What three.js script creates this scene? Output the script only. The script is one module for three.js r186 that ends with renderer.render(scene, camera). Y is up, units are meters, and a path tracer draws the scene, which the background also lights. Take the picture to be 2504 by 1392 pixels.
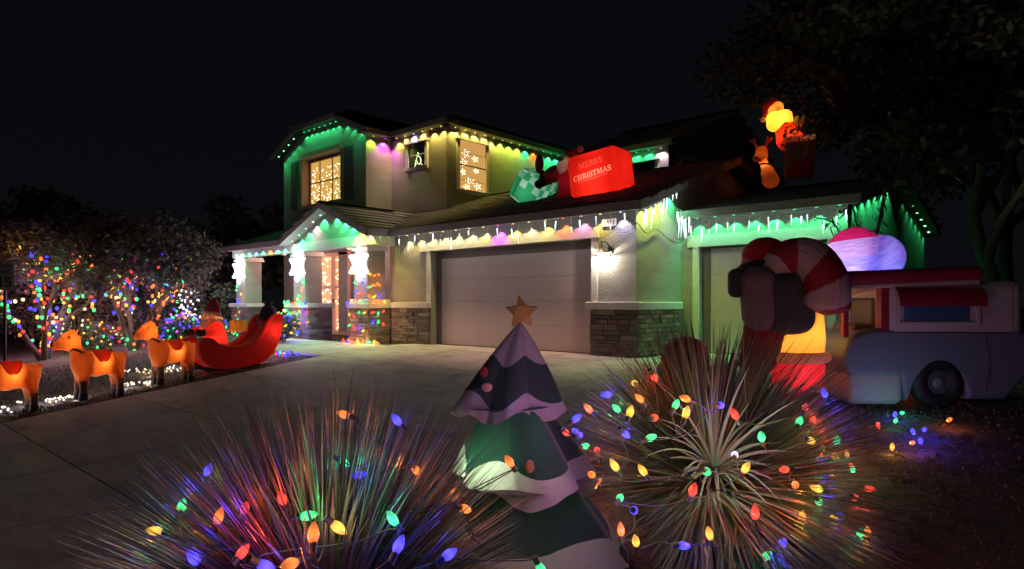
import * as THREE from 'three';
import { mergeGeometries, mergeVertices, toCreasedNormals } from 'three/addons/utils/BufferGeometryUtils.js';
import { RoundedBoxGeometry } from 'three/addons/geometries/RoundedBoxGeometry.js';
import { TextGeometry } from 'three/addons/geometries/TextGeometry.js';
import { FontLoader } from 'three/addons/loaders/FontLoader.js';
import { MarchingCubes } from 'three/addons/objects/MarchingCubes.js';
import { ImprovedNoise } from 'three/addons/math/ImprovedNoise.js';

// ---------- camera, sky, night light, exposure ----------
const YAW = THREE.MathUtils.degToRad(42.07);
const scene = new THREE.Scene();
const camera = new THREE.PerspectiveCamera(47.49, 2504 / 1392, 0.05, 400);
camera.position.set(12.984, 1.1, 11.376);
camera.rotation.set(0, YAW, 0);
camera.setViewOffset(2504, 1392, 0, -46, 2504, 1392);   // lens shifted up, verticals stay vertical
{
  const W = 64, H = 32, d = new Float32Array(W * H * 4);
  for (let j = 0; j < H; j++) for (let i = 0; i < W; i++) {
    const up = (j + 0.5) / H * 180 - 90, k = (j * W + i) * 4, h = Math.exp(-Math.max(up, 0) / 14);
    d[k] = 0.0022 + 0.0016 * h; d[k + 1] = 0.0026 + 0.0014 * h; d[k + 2] = 0.0036 + 0.0013 * h; d[k + 3] = 1;
  }
  const t = new THREE.DataTexture(d, W, H, THREE.RGBAFormat, THREE.FloatType);
  t.mapping = THREE.EquirectangularReflectionMapping; t.magFilter = THREE.LinearFilter; t.minFilter = THREE.LinearFilter; t.needsUpdate = true;
  scene.background = t; scene.environment = t;
}
const moon = new THREE.DirectionalLight(new THREE.Color(1, 0.93, 0.88), 0.05);
moon.position.set(-6, 22, 30); moon.target.position.set(2, 0, 0); moon.castShadow = true; moon.shadow.radius = 40;
Object.assign(moon.shadow.camera, { left: -25, right: 25, top: 25, bottom: -25, near: 1, far: 90 });
moon.name = 'moonlight'; scene.add(moon, moon.target);
const renderer = new THREE.WebGLRenderer({ antialias: true });
renderer.toneMapping = THREE.LinearToneMapping; renderer.toneMappingExposure = 1;
renderer.shadowMap.enabled = true;

// ---------- helpers ----------
let seed = 7;
const rnd = () => { seed = (seed + 0x6d2b79f5) | 0; let t = Math.imul(seed ^ (seed >>> 15), 1 | seed); t = (t + Math.imul(t ^ (t >>> 7), 61 | t)) ^ t; return ((t ^ (t >>> 14)) >>> 0) / 4294967296; };
const rr = (a, b) => a + (b - a) * rnd();
const V = (x, y, z) => new THREE.Vector3(x, y, z);
const perlin = new ImprovedNoise();
const fbm = (x, y, z = 0, o = 4) => { let s = 0, a = 0.5; for (let i = 0; i < o; i++) { s += a * perlin.noise(x, y, z + i * 7.3); x *= 2.03; y *= 2.03; a *= 0.5; } return s; };
const used = new Map();
const numbered = (n) => { const k = used.get(n) ?? 0; used.set(n, k + 1); return k ? n + '_' + String(k).padStart(3, '0') : n; };
function tag(o, label, category, group, kind) { if (label) o.userData.label = label; if (category) o.userData.category = category; if (group) o.userData.group = group; if (kind) o.userData.kind = kind; return o; }
function thing(name, label, category, pos = [0, 0, 0], turn = 0, group) {
  const o = new THREE.Group(); o.name = numbered(name); o.position.set(...pos); o.rotation.y = turn; scene.add(o);
  return tag(o, label, category, group);
}
function part(name, geo, material, parent, kind) {
  const m = new THREE.Mesh(geo, material); m.name = parent === scene ? numbered(name) : name; m.castShadow = m.receiveShadow = true; parent.add(m);
  if (kind) m.userData.kind = kind;
  return m;
}
const clean = (g) => { g = g.index ? g.toNonIndexed() : g.clone(); for (const k of Object.keys(g.attributes)) if (!['position', 'normal', 'uv'].includes(k)) g.deleteAttribute(k); if (!g.attributes.normal) g.computeVertexNormals(); if (!g.attributes.uv) g.setAttribute('uv', new THREE.BufferAttribute(new Float32Array(g.attributes.position.count * 2), 2)); g.clearGroups(); return g; };
const merge = (list) => mergeGeometries(list.map(clean));
function boxUV(g) {   // uv in metres from the dominant axis
  g = clean(g); const p = g.attributes.position, n = g.attributes.normal, u = g.attributes.uv;
  for (let i = 0; i < p.count; i++) {
    const ax = Math.abs(n.getX(i)), ay = Math.abs(n.getY(i)), az = Math.abs(n.getZ(i));
    if (ay >= ax && ay >= az) u.setXY(i, p.getX(i), p.getZ(i)); else if (ax >= az) u.setXY(i, p.getZ(i), p.getY(i)); else u.setXY(i, p.getX(i), p.getY(i));
  }
  return g;
}
const B = (x0, x1, y0, y1, z0, z1) => boxUV(new THREE.BoxGeometry(x1 - x0, y1 - y0, z1 - z0).translate((x0 + x1) / 2, (y0 + y1) / 2, (z0 + z1) / 2));
const RB = (w, h, d, r = 0.05, s = 3) => new RoundedBoxGeometry(w, h, d, s, r);
const tube = (pts, r, seg = 24, rad = 6) => new THREE.TubeGeometry(new THREE.CatmullRomCurve3(pts), seg, r, rad);
function poly(pts, thick, dir) {   // planar polygon (list of Vector3) extruded by thick along dir
  const n = pts.length, pos = [], tri = THREE.ShapeUtils.triangulateShape(project2(pts), []), q = pts.map((p) => p.clone().addScaledVector(dir, thick));
  const put = (a, b, c) => pos.push(a.x, a.y, a.z, b.x, b.y, b.z, c.x, c.y, c.z);
  for (const [a, b, c] of tri) { put(pts[a], pts[b], pts[c]); put(q[a], q[c], q[b]); }
  for (let i = 0; i < n; i++) { const j = (i + 1) % n; put(pts[i], q[i], q[j]); put(pts[i], q[j], pts[j]); }
  const g = new THREE.BufferGeometry(); g.setAttribute('position', new THREE.Float32BufferAttribute(pos, 3)); g.computeVertexNormals(); return boxUV(g);
}
function project2(pts) {
  const n = V(0, 0, 0); for (let i = 0; i < pts.length; i++) n.add(pts[i].clone().cross(pts[(i + 1) % pts.length])); n.normalize();
  const u = Math.abs(n.y) > 0.9 ? V(1, 0, 0) : V(0, 1, 0).cross(n).normalize(), v = n.clone().cross(u);
  return pts.map((p) => new THREE.Vector2(p.dot(u), p.dot(v)));
}
// smooth joined capsules: bones [[x,y,z,r],[x,y,z,r]] meshed with marching cubes
function blob(bones, cell = 0.025, k = 0.05) {
  const lo = V(1e9, 1e9, 1e9), hi = V(-1e9, -1e9, -1e9);
  for (const b of bones) for (const e of b) for (const [ax, i] of [['x', 0], ['y', 1], ['z', 2]]) { lo[ax] = Math.min(lo[ax], e[i] - e[3]); hi[ax] = Math.max(hi[ax], e[i] + e[3]); }
  const c = lo.clone().add(hi).multiplyScalar(0.5), half = Math.max(hi.x - lo.x, hi.y - lo.y, hi.z - lo.z) / 2 * 1.12 + cell * 2, res = Math.min(120, Math.max(20, Math.ceil(half * 2 / cell)));
  const mc = new MarchingCubes(res, new THREE.MeshStandardMaterial(), false, false, 400000); mc.isolation = 0;
  for (let z = 0; z < res; z++) for (let y = 0; y < res; y++) for (let x = 0; x < res; x++) {
    const px = c.x + (x - res / 2) / (res / 2) * half, py = c.y + (y - res / 2) / (res / 2) * half, pz = c.z + (z - res / 2) / (res / 2) * half;
    let s = 0;
    for (const [a, b] of bones) {
      const dx = b[0] - a[0], dy = b[1] - a[1], dz = b[2] - a[2], L = dx * dx + dy * dy + dz * dz;
      const t = L ? Math.min(1, Math.max(0, ((px - a[0]) * dx + (py - a[1]) * dy + (pz - a[2]) * dz) / L)) : 0;
      const d = Math.hypot(px - a[0] - dx * t, py - a[1] - dy * t, pz - a[2] - dz * t) - (a[3] + (b[3] - a[3]) * t);
      s += Math.exp(-d / k);
    }
    mc.field[z * res * res + y * res + x] = s > 0 ? Math.log(s) * k : -1;
  }
  mc.update();
  const n = mc.count, p = new Float32Array(mc.positionArray.slice(0, n * 3)), nr = new Float32Array(mc.normalArray.slice(0, n * 3));
  for (let i = 0; i < n; i++) { p[i * 3] = c.x + p[i * 3] * half; p[i * 3 + 1] = c.y + p[i * 3 + 1] * half; p[i * 3 + 2] = c.z + p[i * 3 + 2] * half; }
  const g = new THREE.BufferGeometry(); g.setAttribute('position', new THREE.BufferAttribute(p, 3)); g.setAttribute('normal', new THREE.BufferAttribute(nr, 3));
  g.setAttribute('uv', new THREE.BufferAttribute(new Float32Array(n * 2), 2)); return g;
}
const ball = (x, y, z, r, sx = 1, sy = 1, sz = 1, seg = 20) => new THREE.SphereGeometry(r, seg, Math.max(8, seg * 0.7 | 0)).scale(sx, sy, sz).translate(x, y, z);
function point(parent, x, y, z, color, I, radius = 1) { const l = new THREE.PointLight(color, I); l.position.set(x, y, z); l.castShadow = true; l.shadow.radius = radius; l.name = 'lamp'; parent.add(l); return l; }

// ---------- computed textures and materials ----------
function tex(size, repeatMetres, f, srgb = false) {
  const d = new Uint8Array(size * size * 4);
  for (let y = 0; y < size; y++) for (let x = 0; x < size; x++) { const c = f(x / size, y / size), k = (y * size + x) * 4; for (let i = 0; i < 3; i++) d[k + i] = Math.max(0, Math.min(255, (Array.isArray(c) ? c[i] : c) * 255)); d[k + 3] = 255; }
  const t = new THREE.DataTexture(d, size, size); t.wrapS = t.wrapT = THREE.RepeatWrapping; t.magFilter = THREE.LinearFilter; t.repeat.set(1 / repeatMetres, 1 / repeatMetres); t.needsUpdate = true; if (srgb) t.colorSpace = THREE.SRGBColorSpace; return t;
}
const tile = (x, y, f, o = 5) => {  // seamless noise
  const a = 2 * Math.PI; return fbm(Math.cos(x * a) * f / a + 9, Math.sin(x * a) * f / a + 5, Math.cos(y * a) * f / a + Math.sin(y * a) * f * 0.7, o) + 0.6 * fbm(Math.sin(y * a) * f / a, Math.cos(y * a) * f / a + 3, Math.sin(x * a) * f / a, o);
};
const stuccoBump = tex(512, 1.1, (x, y) => 0.5 + 0.55 * tile(x, y, 26, 4));
const stuccoTone = tex(256, 3.7, (x, y) => 0.86 + 0.22 * tile(x, y, 6, 5));
const concreteTone = tex(512, 2.9, (x, y) => { const n = tile(x, y, 5, 6), s = tile(y, x, 40, 3); return 0.8 + 0.45 * n + 0.16 * s - (tile(x + 0.3, y, 9, 3) > 0.24 ? 0.12 : 0); });
const concreteBump = tex(512, 0.9, (x, y) => 0.5 + 0.5 * tile(x, y, 34, 4));
const soilTone = tex(512, 1.6, (x, y) => { const n = tile(x, y, 22, 5), m = tile(x, y, 5, 4); return [0.62 + 0.8 * n + 0.3 * m, 0.58 + 0.75 * n + 0.3 * m, 0.54 + 0.7 * n + 0.3 * m]; });
const fabricBump = tex(256, 0.5, (x, y) => 0.5 + 0.5 * tile(x, y, 7, 4));
const sparkle = tex(256, 1, (x, y) => { const n = tile(x, y, 14, 4); return [0.72 + n * 0.7, 0.72 + n * 0.6, 0.86 + n * 0.3]; });
const std = (r, g, b, o = {}) => new THREE.MeshStandardMaterial({ color: new THREE.Color().setRGB(r, g, b), roughness: 0.8, side: THREE.DoubleSide, ...o });
const M = {
  stucco: std(0.31, 0.285, 0.255, { roughness: 0.95, bumpMap: stuccoBump, bumpScale: 0.012, map: stuccoTone }),
  trim: std(0.62, 0.59, 0.55, { roughness: 0.85, bumpMap: stuccoBump, bumpScale: 0.006, map: stuccoTone }),
  fascia: std(0.21, 0.185, 0.175, { roughness: 0.6 }),
  soffit: std(0.16, 0.145, 0.135, { roughness: 0.8 }),
  garage: std(0.47, 0.375, 0.36, { roughness: 0.55, bumpMap: fabricBump, bumpScale: 0.002 }),
  garageFrame: std(0.12, 0.095, 0.085, { roughness: 0.7 }),
  wood: std(0.2, 0.11, 0.06, { roughness: 0.6 }),
  mortar: std(0.1, 0.09, 0.08, { roughness: 1 }),
  roofBase: std(0.05, 0.045, 0.045, { roughness: 0.9 }),
  tile: [std(0.085, 0.075, 0.072), std(0.07, 0.062, 0.06), std(0.1, 0.085, 0.08)],
  concrete: std(0.45, 0.42, 0.39, { roughness: 0.82, map: concreteTone, bumpMap: concreteBump, bumpScale: 0.004 }),
  soil: std(0.125, 0.088, 0.078, { roughness: 1, map: soilTone, bumpMap: soilTone, bumpScale: 0.01 }),
  metal: std(0.08, 0.08, 0.085, { roughness: 0.4, metalness: 0.7 }),
  black: std(0.012, 0.012, 0.014, { roughness: 0.5 }),
  wire: std(0.012, 0.02, 0.014, { roughness: 0.6 }),
  glass: new THREE.MeshPhysicalMaterial({ color: 0xffffff, transmission: 1, roughness: 0.03, thickness: 0, side: THREE.DoubleSide }),
  darkGlass: std(0.012, 0.013, 0.016, { roughness: 0.12 }),
  bark: std(0.11, 0.085, 0.065, { roughness: 1, bumpMap: soilTone, bumpScale: 0.02 }),
};
const stoneMats = [[0.2, 0.165, 0.145], [0.15, 0.125, 0.115], [0.25, 0.205, 0.175], [0.18, 0.135, 0.115], [0.11, 0.095, 0.09]].map((c) => std(...c, { roughness: 0.95, bumpMap: stuccoBump, bumpScale: 0.012 }));
const glow = (r, g, b, k = 1) => std(r * 0.4, g * 0.4, b * 0.4, { emissive: new THREE.Color().setRGB(r, g, b), emissiveIntensity: k, roughness: 0.4 });
// light colours: the lamp and the face it shines from
const C = { red: [1, 0.06, 0.03], green: [0.05, 1, 0.3], blue: [0.06, 0.045, 1], amber: [1, 0.55, 0.06], orange: [1, 0.22, 0.03], warm: [1, 0.8, 0.5], white: [1, 0.97, 1], yellow: [1, 0.78, 0.16], lime: [0.72, 1, 0.1], magenta: [0.95, 0.1, 0.95], pink: [1, 0.3, 0.55], lavender: [0.72, 0.68, 1], ice: [0.72, 0.95, 1], cream: [1, 0.8, 0.3], sky: [0.05, 0.45, 1], rose: [1, 0.78, 0.88] };
const col = (n) => new THREE.Color().setRGB(...C[n]);
const bulbMat = {}; for (const n in C) bulbMat[n] = glow(...C[n], n === 'blue' ? 1.9 : 1.25);
const c9Mat = {}; {   // large bulbs glow brightest round the lamp at their base
  const d = new Uint8Array(32 * 4 * 4); for (let y = 0; y < 32; y++) for (let x = 0; x < 4; x++) { const v = 90 + 165 * Math.exp(-Math.pow((y / 31 - 0.62) / 0.26, 2)); d.set([v, v, v, 255], (y * 4 + x) * 4); }
  const t = new THREE.DataTexture(d, 4, 32); t.magFilter = THREE.LinearFilter; t.needsUpdate = true;
  for (const n in C) { c9Mat[n] = glow(...C[n].map((x) => 0.02 + 0.98 * x), n === 'blue' ? 2.4 : 1.55); c9Mat[n].emissiveMap = t; c9Mat[n].roughness = 0.15; }
}
const hotMat = {}; for (const n in C) hotMat[n] = glow(...C[n].map((x) => 0.35 + 0.65 * x), 3);
const fabric = (r, g, b, through = 0.45, o = {}) => new THREE.MeshPhysicalMaterial({ color: new THREE.Color().setRGB(r, g, b), roughness: 1, transmission: through, thickness: 0, side: THREE.DoubleSide, bumpMap: fabricBump, bumpScale: 0.01, ...o });
const F = { red: fabric(0.62, 0.03, 0.022), darkRed: fabric(0.3, 0.012, 0.025, 0.2), white: fabric(0.78, 0.74, 0.7), orange: fabric(0.72, 0.2, 0.035), saddle: fabric(0.75, 0.075, 0.02), rim: fabric(0.9, 0.55, 0.28), brown: fabric(0.22, 0.13, 0.08, 0.2), skin: fabric(0.85, 0.5, 0.3), black: std(0.012, 0.01, 0.012, { roughness: 0.7 }), green: fabric(0.06, 0.5, 0.22), mint: fabric(0.6, 0.85, 0.78), treeGreen: fabric(0.01, 0.045, 0.032, 0.3), treeWhite: fabric(0.36, 0.37, 0.34, 0.35), navy: fabric(0.06, 0.06, 0.13, 0.2), yellow: fabric(0.9, 0.72, 0.1), amber: fabric(0.95, 0.5, 0.07), cream: fabric(0.95, 0.72, 0.5), lilac: fabric(0.6, 0.55, 0.9, 0.55, { map: sparkle }), blush: fabric(0.85, 0.62, 0.75, 0.55, { map: sparkle }), cerise: fabric(0.75, 0.02, 0.12, 0.4) };
for (const k in F) F[k].side = THREE.DoubleSide;

// ---------- ground ----------
const g0 = (x, z) => -0.085 * Math.min(Math.max(z - 1, 0), 8.3);
{
  const s = new THREE.PlaneGeometry(240, 240, 240, 240).rotateX(-Math.PI / 2).translate(0, 0, -40), p = s.attributes.position, u = s.attributes.uv;
  for (let i = 0; i < p.count; i++) { const x = p.getX(i), z = p.getZ(i); p.setY(i, g0(x, z) - 0.045 + (Math.abs(x) < 30 ? 0.02 * fbm(x * 1.7, z * 1.7) : 0)); u.setXY(i, x, z); }
  s.computeVertexNormals(); tag(part('ground', s, M.soil, scene), null, null, null, 'structure');
}
function slabGeo(c) {   // c: four [x, z] corners, top follows the ground
  const y = c.map(([x, z]) => g0(x, z)), top = c.map(([x, z], i) => V(x, y[i], z));
  return poly(top, 0.12, V(0, -1, 0));
}
{
  const dw = new THREE.Group(); dw.name = 'driveway'; tag(dw, null, null, null, 'structure'); scene.add(dw);
  const xl = (z) => z < 2.9 ? -0.87 : -0.87 + 0.25 * (z - 2.9), xr = (z) => z < 5 ? 9.5 : 9.5 - 0.22 * (z - 5), gap = 0.011;
  const zs = [-0.24, 1, 2.9, 5.2, 7.4, 9.3, 11.8, 14.5];
  for (let r = 0; r + 1 < zs.length; r++) for (let k = 0; k < 4; k++) {
    const z0 = zs[r] + gap, z1 = zs[r + 1] - gap, at = (z, t) => xl(z) + (xr(z) - xl(z)) * t, a = k / 4, b = (k + 1) / 4;
    part('slab', slabGeo([[at(z0, a) + gap, z0], [at(z1, a) + gap, z1], [at(z1, b) - gap, z1], [at(z0, b) - gap, z0]]), M.concrete, dw);
  }
  for (const [x0, x1] of [[6.2, 7.8], [7.8, 9.45]]) part('slab', slabGeo([[x0 + gap, -2.1], [x0 + gap, -0.25], [x1 - gap, -0.25], [x1 - gap, -2.1]]), M.concrete, dw);
  const wk = new THREE.Group(); wk.name = 'walkway'; tag(wk, null, null, null, 'structure'); scene.add(wk);
  const xs = [-6.4, -4.6, -3.3, -2.1, -0.885];
  for (let i = 0; i + 1 < xs.length; i++) for (const [z0, z1] of [[0.95, 1.9], [1.9, 2.84]]) part('slab', slabGeo([[xs[i] + gap, z0], [xs[i] + gap, z1 - gap], [xs[i + 1] - gap, z1 - gap], [xs[i + 1] - gap, z0]]), M.concrete, wk);
}

{ // loose gravel over the soil beds
  const n = 18000, im = new THREE.InstancedMesh(new THREE.DodecahedronGeometry(1, 0), std(0.1, 0.078, 0.07, { roughness: 1 }), n), o = new THREE.Object3D(), c = new THREE.Color();
  for (let i = 0; i < n; i++) {
    const right = i < 9500, z = right ? rr(-0.5, 11.2) : rr(2.95, 10.5), x = right ? (z < 5 ? 9.55 : 9.55 - 0.22 * (z - 5)) + Math.pow(rnd(), 1.3) * 4.2 : -0.9 + 0.25 * (z - 2.9) - 0.03 - Math.pow(rnd(), 1.4) * 7, k = rr(0.005, 0.015);
    o.position.set(x, g0(x, z) - 0.035 + k * 0.3, z); o.rotation.set(rr(0, 6), rr(0, 6), rr(0, 6)); o.scale.set(k * rr(0.8, 1.5), k * 0.75, k); o.updateMatrix(); im.setMatrixAt(i, o.matrix); const t = rr(0.5, 1.5); im.setColorAt(i, c.setRGB(t, t * rr(0.88, 1), t * rr(0.8, 1)));
  }
  im.name = 'gravel'; im.receiveShadow = im.castShadow = true; tag(im, null, null, null, 'stuff'); scene.add(im); im.userData.label = 'loose brown gravel covering the soil beds beside the driveway'; im.userData.category = 'gravel';
}

// ---------- house ----------
const house = thing('house', 'two storey stucco house with dark tiled roofs, stone bases and two garage doors', 'house');
const wallGeos = [];
// garage front, opening x -0.2..5.02
wallGeos.push(B(-1.86, -0.2, -0.1, 3.0, -0.28, 0), B(5.02, 6.09, -0.2, 3.0, -0.28, 0), B(-0.2, 5.02, 2.49, 3.0, -0.28, 0));
wallGeos.push(poly([V(6.09, -0.2, -0.28), V(6.09, -0.2, -7), V(6.09, 3.0, -8.8), V(6.09, 4.5, -4.25), V(6.09, 2.98, -0.0), V(6.09, 2.98, -0.28)], 0.12, V(-1, 0, 0)));
// second garage, opening x 6.5..9.15
wallGeos.push(B(6.09, 6.5, -0.1, 3.0, -2.2, -1.97), B(9.15, 9.5, -0.1, 3.0, -2.2, -1.97), B(6.5, 9.15, 2.34, 3.0, -2.2, -1.97));
wallGeos.push(poly([V(9.5, -0.1, -2.2), V(9.5, -0.1, -9.3), V(9.5, 3.0, -9.3), V(9.5, 3.93, -5.6), V(9.5, 3.0, -2.0)], 0.15, V(-1, 0, 0)));
// upper blocks
wallGeos.push(B(-5.12, -2.3, 2.5, 6.72, -3.2, -2.46), B(-3.2, -2.3, 2.5, 6.72, -9, -3.2));
wallGeos.push(B(-3, 1.99, 2.5, 6.62, -9.2, -8.9), poly([V(1.99, 2.5, -9.2), V(1.99, 2.5, -18.8), V(1.99, 6.6, -18.8), V(1.99, 8.6, -13.88), V(1.99, 6.6, -8.9)], 0.2, V(-1, 0, 0)));
// tower front around its window x -9.2..-6.6, y 4.72..6.5
wallGeos.push(B(-10.54, -9.2, 0, 6.75, -1.9, -1.4), B(-6.6, -5.12, 0, 6.75, -1.9, -1.4), B(-9.2, -6.6, 2.9, 4.72, -1.9, -1.4), B(-9.2, -6.6, 6.5, 6.75, -1.9, -1.4), B(-5.3, -5.12, 2.5, 6.75, -3, -1.9), B(-10.54, -10.3, 0, 6.75, -8, -1.9));
wallGeos.push(poly([V(-10.54, 6.75, -1.4), V(-5.12, 6.75, -1.4), V(-5.12, 6.98, -1.4), V(-6.6, 7.54, -1.4), V(-8.9, 7.54, -1.4), V(-10.54, 6.98, -1.4)], 0.3, V(0, 0, -1)));
// porch back wall round the door x -8.1..-5.85, gable wall, beams
wallGeos.push(B(-9.2, -8.1, 0, 2.95, -1.9, -1.4), B(-6.6, -5.85, 0, 2.9, -1.41, -1.3), B(-5.12, -1.86, 0, 3.0, -1.6, -1.4), B(-1.98, -1.86, 0, 3.0, -1.4, 0.0));
wallGeos.push(poly([V(-5.95, 2.99, 0.8), V(-1.6, 2.99, 0.8), V(-3.77, 3.86, 0.8)], 0.15, V(0, 0, -1)));
part('wall', merge(wallGeos), M.stucco, house);
part('porch_beam', merge([B(-10.1, -1.75, 2.72, 2.99, 0.55, 0.83), B(-1.99, -1.72, 2.72, 2.985, 0.02, 0.55)]), M.trim, house);
part('porch_ceiling', B(-10.1, -1.99, 2.93, 2.97, -1.4, 0.55), std(0.5, 0.42, 0.38), house);
// stone bases: backing, stones and cap; face along x (front) or along z (right side)
function stones(parent, axis, fixed, a0, a1, y0, y1) {
  let y = y1;
  while (y > y0 + 0.02) {
    const h = Math.min(rr(0.06, 0.12), y - y0); let a = a0;
    while (a < a1 - 0.01) {
      let w = rr(0.16, 0.42); if (a + w > a1 - 0.1) w = a1 - a;
      const d = rr(0.025, 0.06), hh = h - 0.008, ww = w - 0.008, g = RB(axis ? d * 2 : ww, hh, axis ? ww : d * 2, 0.007, 1);
      g.translate(axis ? fixed : a + w / 2, y - h / 2, axis ? a + w / 2 : fixed);
      part('stone', boxUV(g), stoneMats[(rnd() * 5) | 0], parent);
      a += w;
    }
    y -= h;
  }
}
function stoneBase(geo, faces, caps) {
  const b = part('stone_base', geo, M.mortar, house);
  for (const f of faces) stones(b, ...f);
  part('base_cap', merge(caps.map((c) => boxUV(RB(c[1] - c[0], c[3] - c[2], c[5] - c[4], 0.02, 2).translate((c[0] + c[1]) / 2, (c[2] + c[3]) / 2, (c[4] + c[5]) / 2)))), M.trim, b);
}
stoneBase(merge([B(5.02, 6.12, -0.2, 0.97, 0, 0.03), B(6.09, 6.12, -0.2, 0.97, -1.97, 0)]), [[0, 0.03, 5.0, 6.14, -0.16, 0.97], [1, 6.12, -1.72, 0.03, -0.16, 0.97]], [[4.93, 6.24, 0.97, 1.13, 0.0, 0.15], [6.09, 6.24, 0.97, 1.13, -1.72, -0.002]]);
stoneBase(B(-1.84, -0.26, -0.1, 0.97, 0, 0.03), [[0, 0.03, -1.84, -0.24, -0.05, 0.97]], [[-1.84, -0.18, 0.97, 1.13, 0.0, 0.13]]);
stoneBase(B(-2.76, -1.88, -0.1, 0.97, 0.02, 0.78), [[0, 0.78, -2.78, -1.86, -0.05, 0.97], [1, -1.88, 0.08, 0.8, -0.05, 0.97]], [[-2.86, -1.78, 0.97, 1.1, 0.06, 0.88], [-2.78, -1.86, 1.1, 1.22, 0.08, 0.82]]);
stoneBase(B(-6.25, -4.98, -0.1, 0.97, 0.0, 0.78), [[0, 0.78, -6.27, -4.96, -0.05, 0.97], [1, -4.98, 0.0, 0.8, -0.05, 0.97]], [[-6.35, -4.88, 0.97, 1.1, -0.05, 0.88]]);
stoneBase(B(-10.2, -9.0, -0.1, 0.97, 0.0, 0.78), [[0, 0.78, -10.2, -9.0, -0.05, 0.97]], [[-10.3, -8.9, 0.97, 1.1, -0.05, 0.88]]);
for (const [x0, x1] of [[-2.62, -2.0], [-5.95, -5.28], [-9.95, -9.25]]) {
  const c = part('column', B(x0, x1, 1.1, 2.58, 0.16, 0.76), M.stucco, house);
  part('capital', merge([B(x0 - 0.07, x1 + 0.07, 2.58, 2.66, 0.1, 0.82), B(x0 - 0.04, x1 + 0.04, 2.66, 2.72, 0.12, 0.8)]), M.trim, c);
}
// trims of the garage openings
part('door_trim', merge([B(-0.62, 5.2, 2.49, 2.72, 0, 0.06), B(5.02, 5.17, 1.13, 2.49, 0, 0.045), B(-0.34, -0.2, 1.13, 2.49, 0, 0.045)]), M.trim, house);
part('door_trim', merge([B(6.24, 9.32, 2.34, 2.6, -1.97, -1.91), B(6.36, 6.5, 0, 2.34, -1.97, -1.92), B(9.15, 9.3, 0, 2.34, -1.97, -1.92)]), M.trim, house);
function garageDoor(x0, x1, h, z, n) {
  const fr = part('garage_door', merge([B(x0, x1, h, h + 0.2, z - 0.02, z + 0.05), B(x0, x0 + 0.19, 0, h, z - 0.02, z + 0.05), B(x1 - 0.05, x1, 0, h, z - 0.02, z + 0.05), B(x0, x1, 0, 0.02, z - 0.02, z + 0.05)]), M.garageFrame, house), w = x1 - x0 - 0.24, ph = (h - 0.02) / n;
  for (let i = 0; i < n; i++) part('panel', boxUV(RB(w, ph - 0.003, 0.05, 0.003, 1).translate(x0 + 0.19 + w / 2, 0.02 + ph * (i + 0.5), z + 0.005)), M.garage, fr);
}
garageDoor(-0.2, 5.02, 2.29, -0.24, 4); garageDoor(6.5, 9.15, 2.3, -2.15, 4);

// roofs: sheet, rows of tiles, fascia
function roof(pts, up, exposure = 0.33) {   // pts: planar polygon, up: direction up the slope (horizontal [x, z])
  const P = pts.map((p) => V(...p)), n = V(0, 0, 0);
  for (let i = 0; i < P.length; i++) n.add(P[i].clone().cross(P[(i + 1) % P.length])); n.normalize(); if (n.y < 0) n.negate();
  const u = V(up[0], 0, up[1]); u.addScaledVector(n, -u.dot(n)).normalize(); const s = new THREE.Vector3().crossVectors(u, n);
  const r = part('roof', poly(P, 0.12, n.clone().negate()), M.roofBase, house);
  const q = P.map((p) => [p.dot(s), p.dot(u)]), k = P[0].dot(n), inside = (a, b) => { let c = false; for (let i = 0, j = q.length - 1; i < q.length; j = i++) if ((q[i][1] > b) !== (q[j][1] > b) && a < (q[j][0] - q[i][0]) * (b - q[i][1]) / (q[j][1] - q[i][1]) + q[i][0]) c = !c; return c; };
  const a0 = Math.min(...q.map((e) => e[0])), a1 = Math.max(...q.map((e) => e[0])), b0 = Math.min(...q.map((e) => e[1])), b1 = Math.max(...q.map((e) => e[1]));
  const sets = [[], [], []]; let row = 0;
  for (let b = b0; b < b1; b += exposure, row++) for (let a = a0 - (row % 2) * 0.15; a < a1; a += 0.3) {
    if (!inside(a + 0.15, Math.min(b + exposure / 2, b1 - 0.01))) continue;
    const y = rr(-0.004, 0.006), lift = 0.035, cs = [[0.003, 0], [0.297, 0], [0.297, exposure], [0.003, exposure]], top = cs.map(([x, t]) => V(0, 0, 0).addScaledVector(s, a + x).addScaledVector(u, b + t).addScaledVector(n, k + (t ? 0.012 : lift) + y)), bot = cs.slice(0, 2).map(([x]) => V(0, 0, 0).addScaledVector(s, a + x).addScaledVector(u, b).addScaledVector(n, k));
    const f = []; for (const [A, Bq, Cq] of [[top[0], top[1], top[2]], [top[0], top[2], top[3]], [bot[0], bot[1], top[1]], [bot[0], top[1], top[0]]]) f.push(A.x, A.y, A.z, Bq.x, Bq.y, Bq.z, Cq.x, Cq.y, Cq.z);
    sets[(rnd() * 3) | 0].push(...f);
  }
  sets.forEach((f, i) => { if (!f.length) return; const g = new THREE.BufferGeometry(); g.setAttribute('position', new THREE.Float32BufferAttribute(f, 3)); g.computeVertexNormals(); part('roof_tiles', g, M.tile[i], r, 'stuff'); });
  return r;
}
const E0 = 3.06, S = 0.345, E1 = 6.81, T = 0.43;
roof([[6.46, E0, 0.47], [-1.45, E0, 0.47], [-3.77, E0 + 0.95, -2.28], [-3.77, E0 + S * 4.77, -4.3], [6.46, E0 + S * 4.77, -4.3]], [0, -1]);
roof([[6.46, E0 + S * 4.77, -4.3], [-2.3, E0 + S * 4.77, -4.3], [-2.3, 3.2, -8.9], [6.46, 3.2, -8.9]], [0, 1]);
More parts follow.
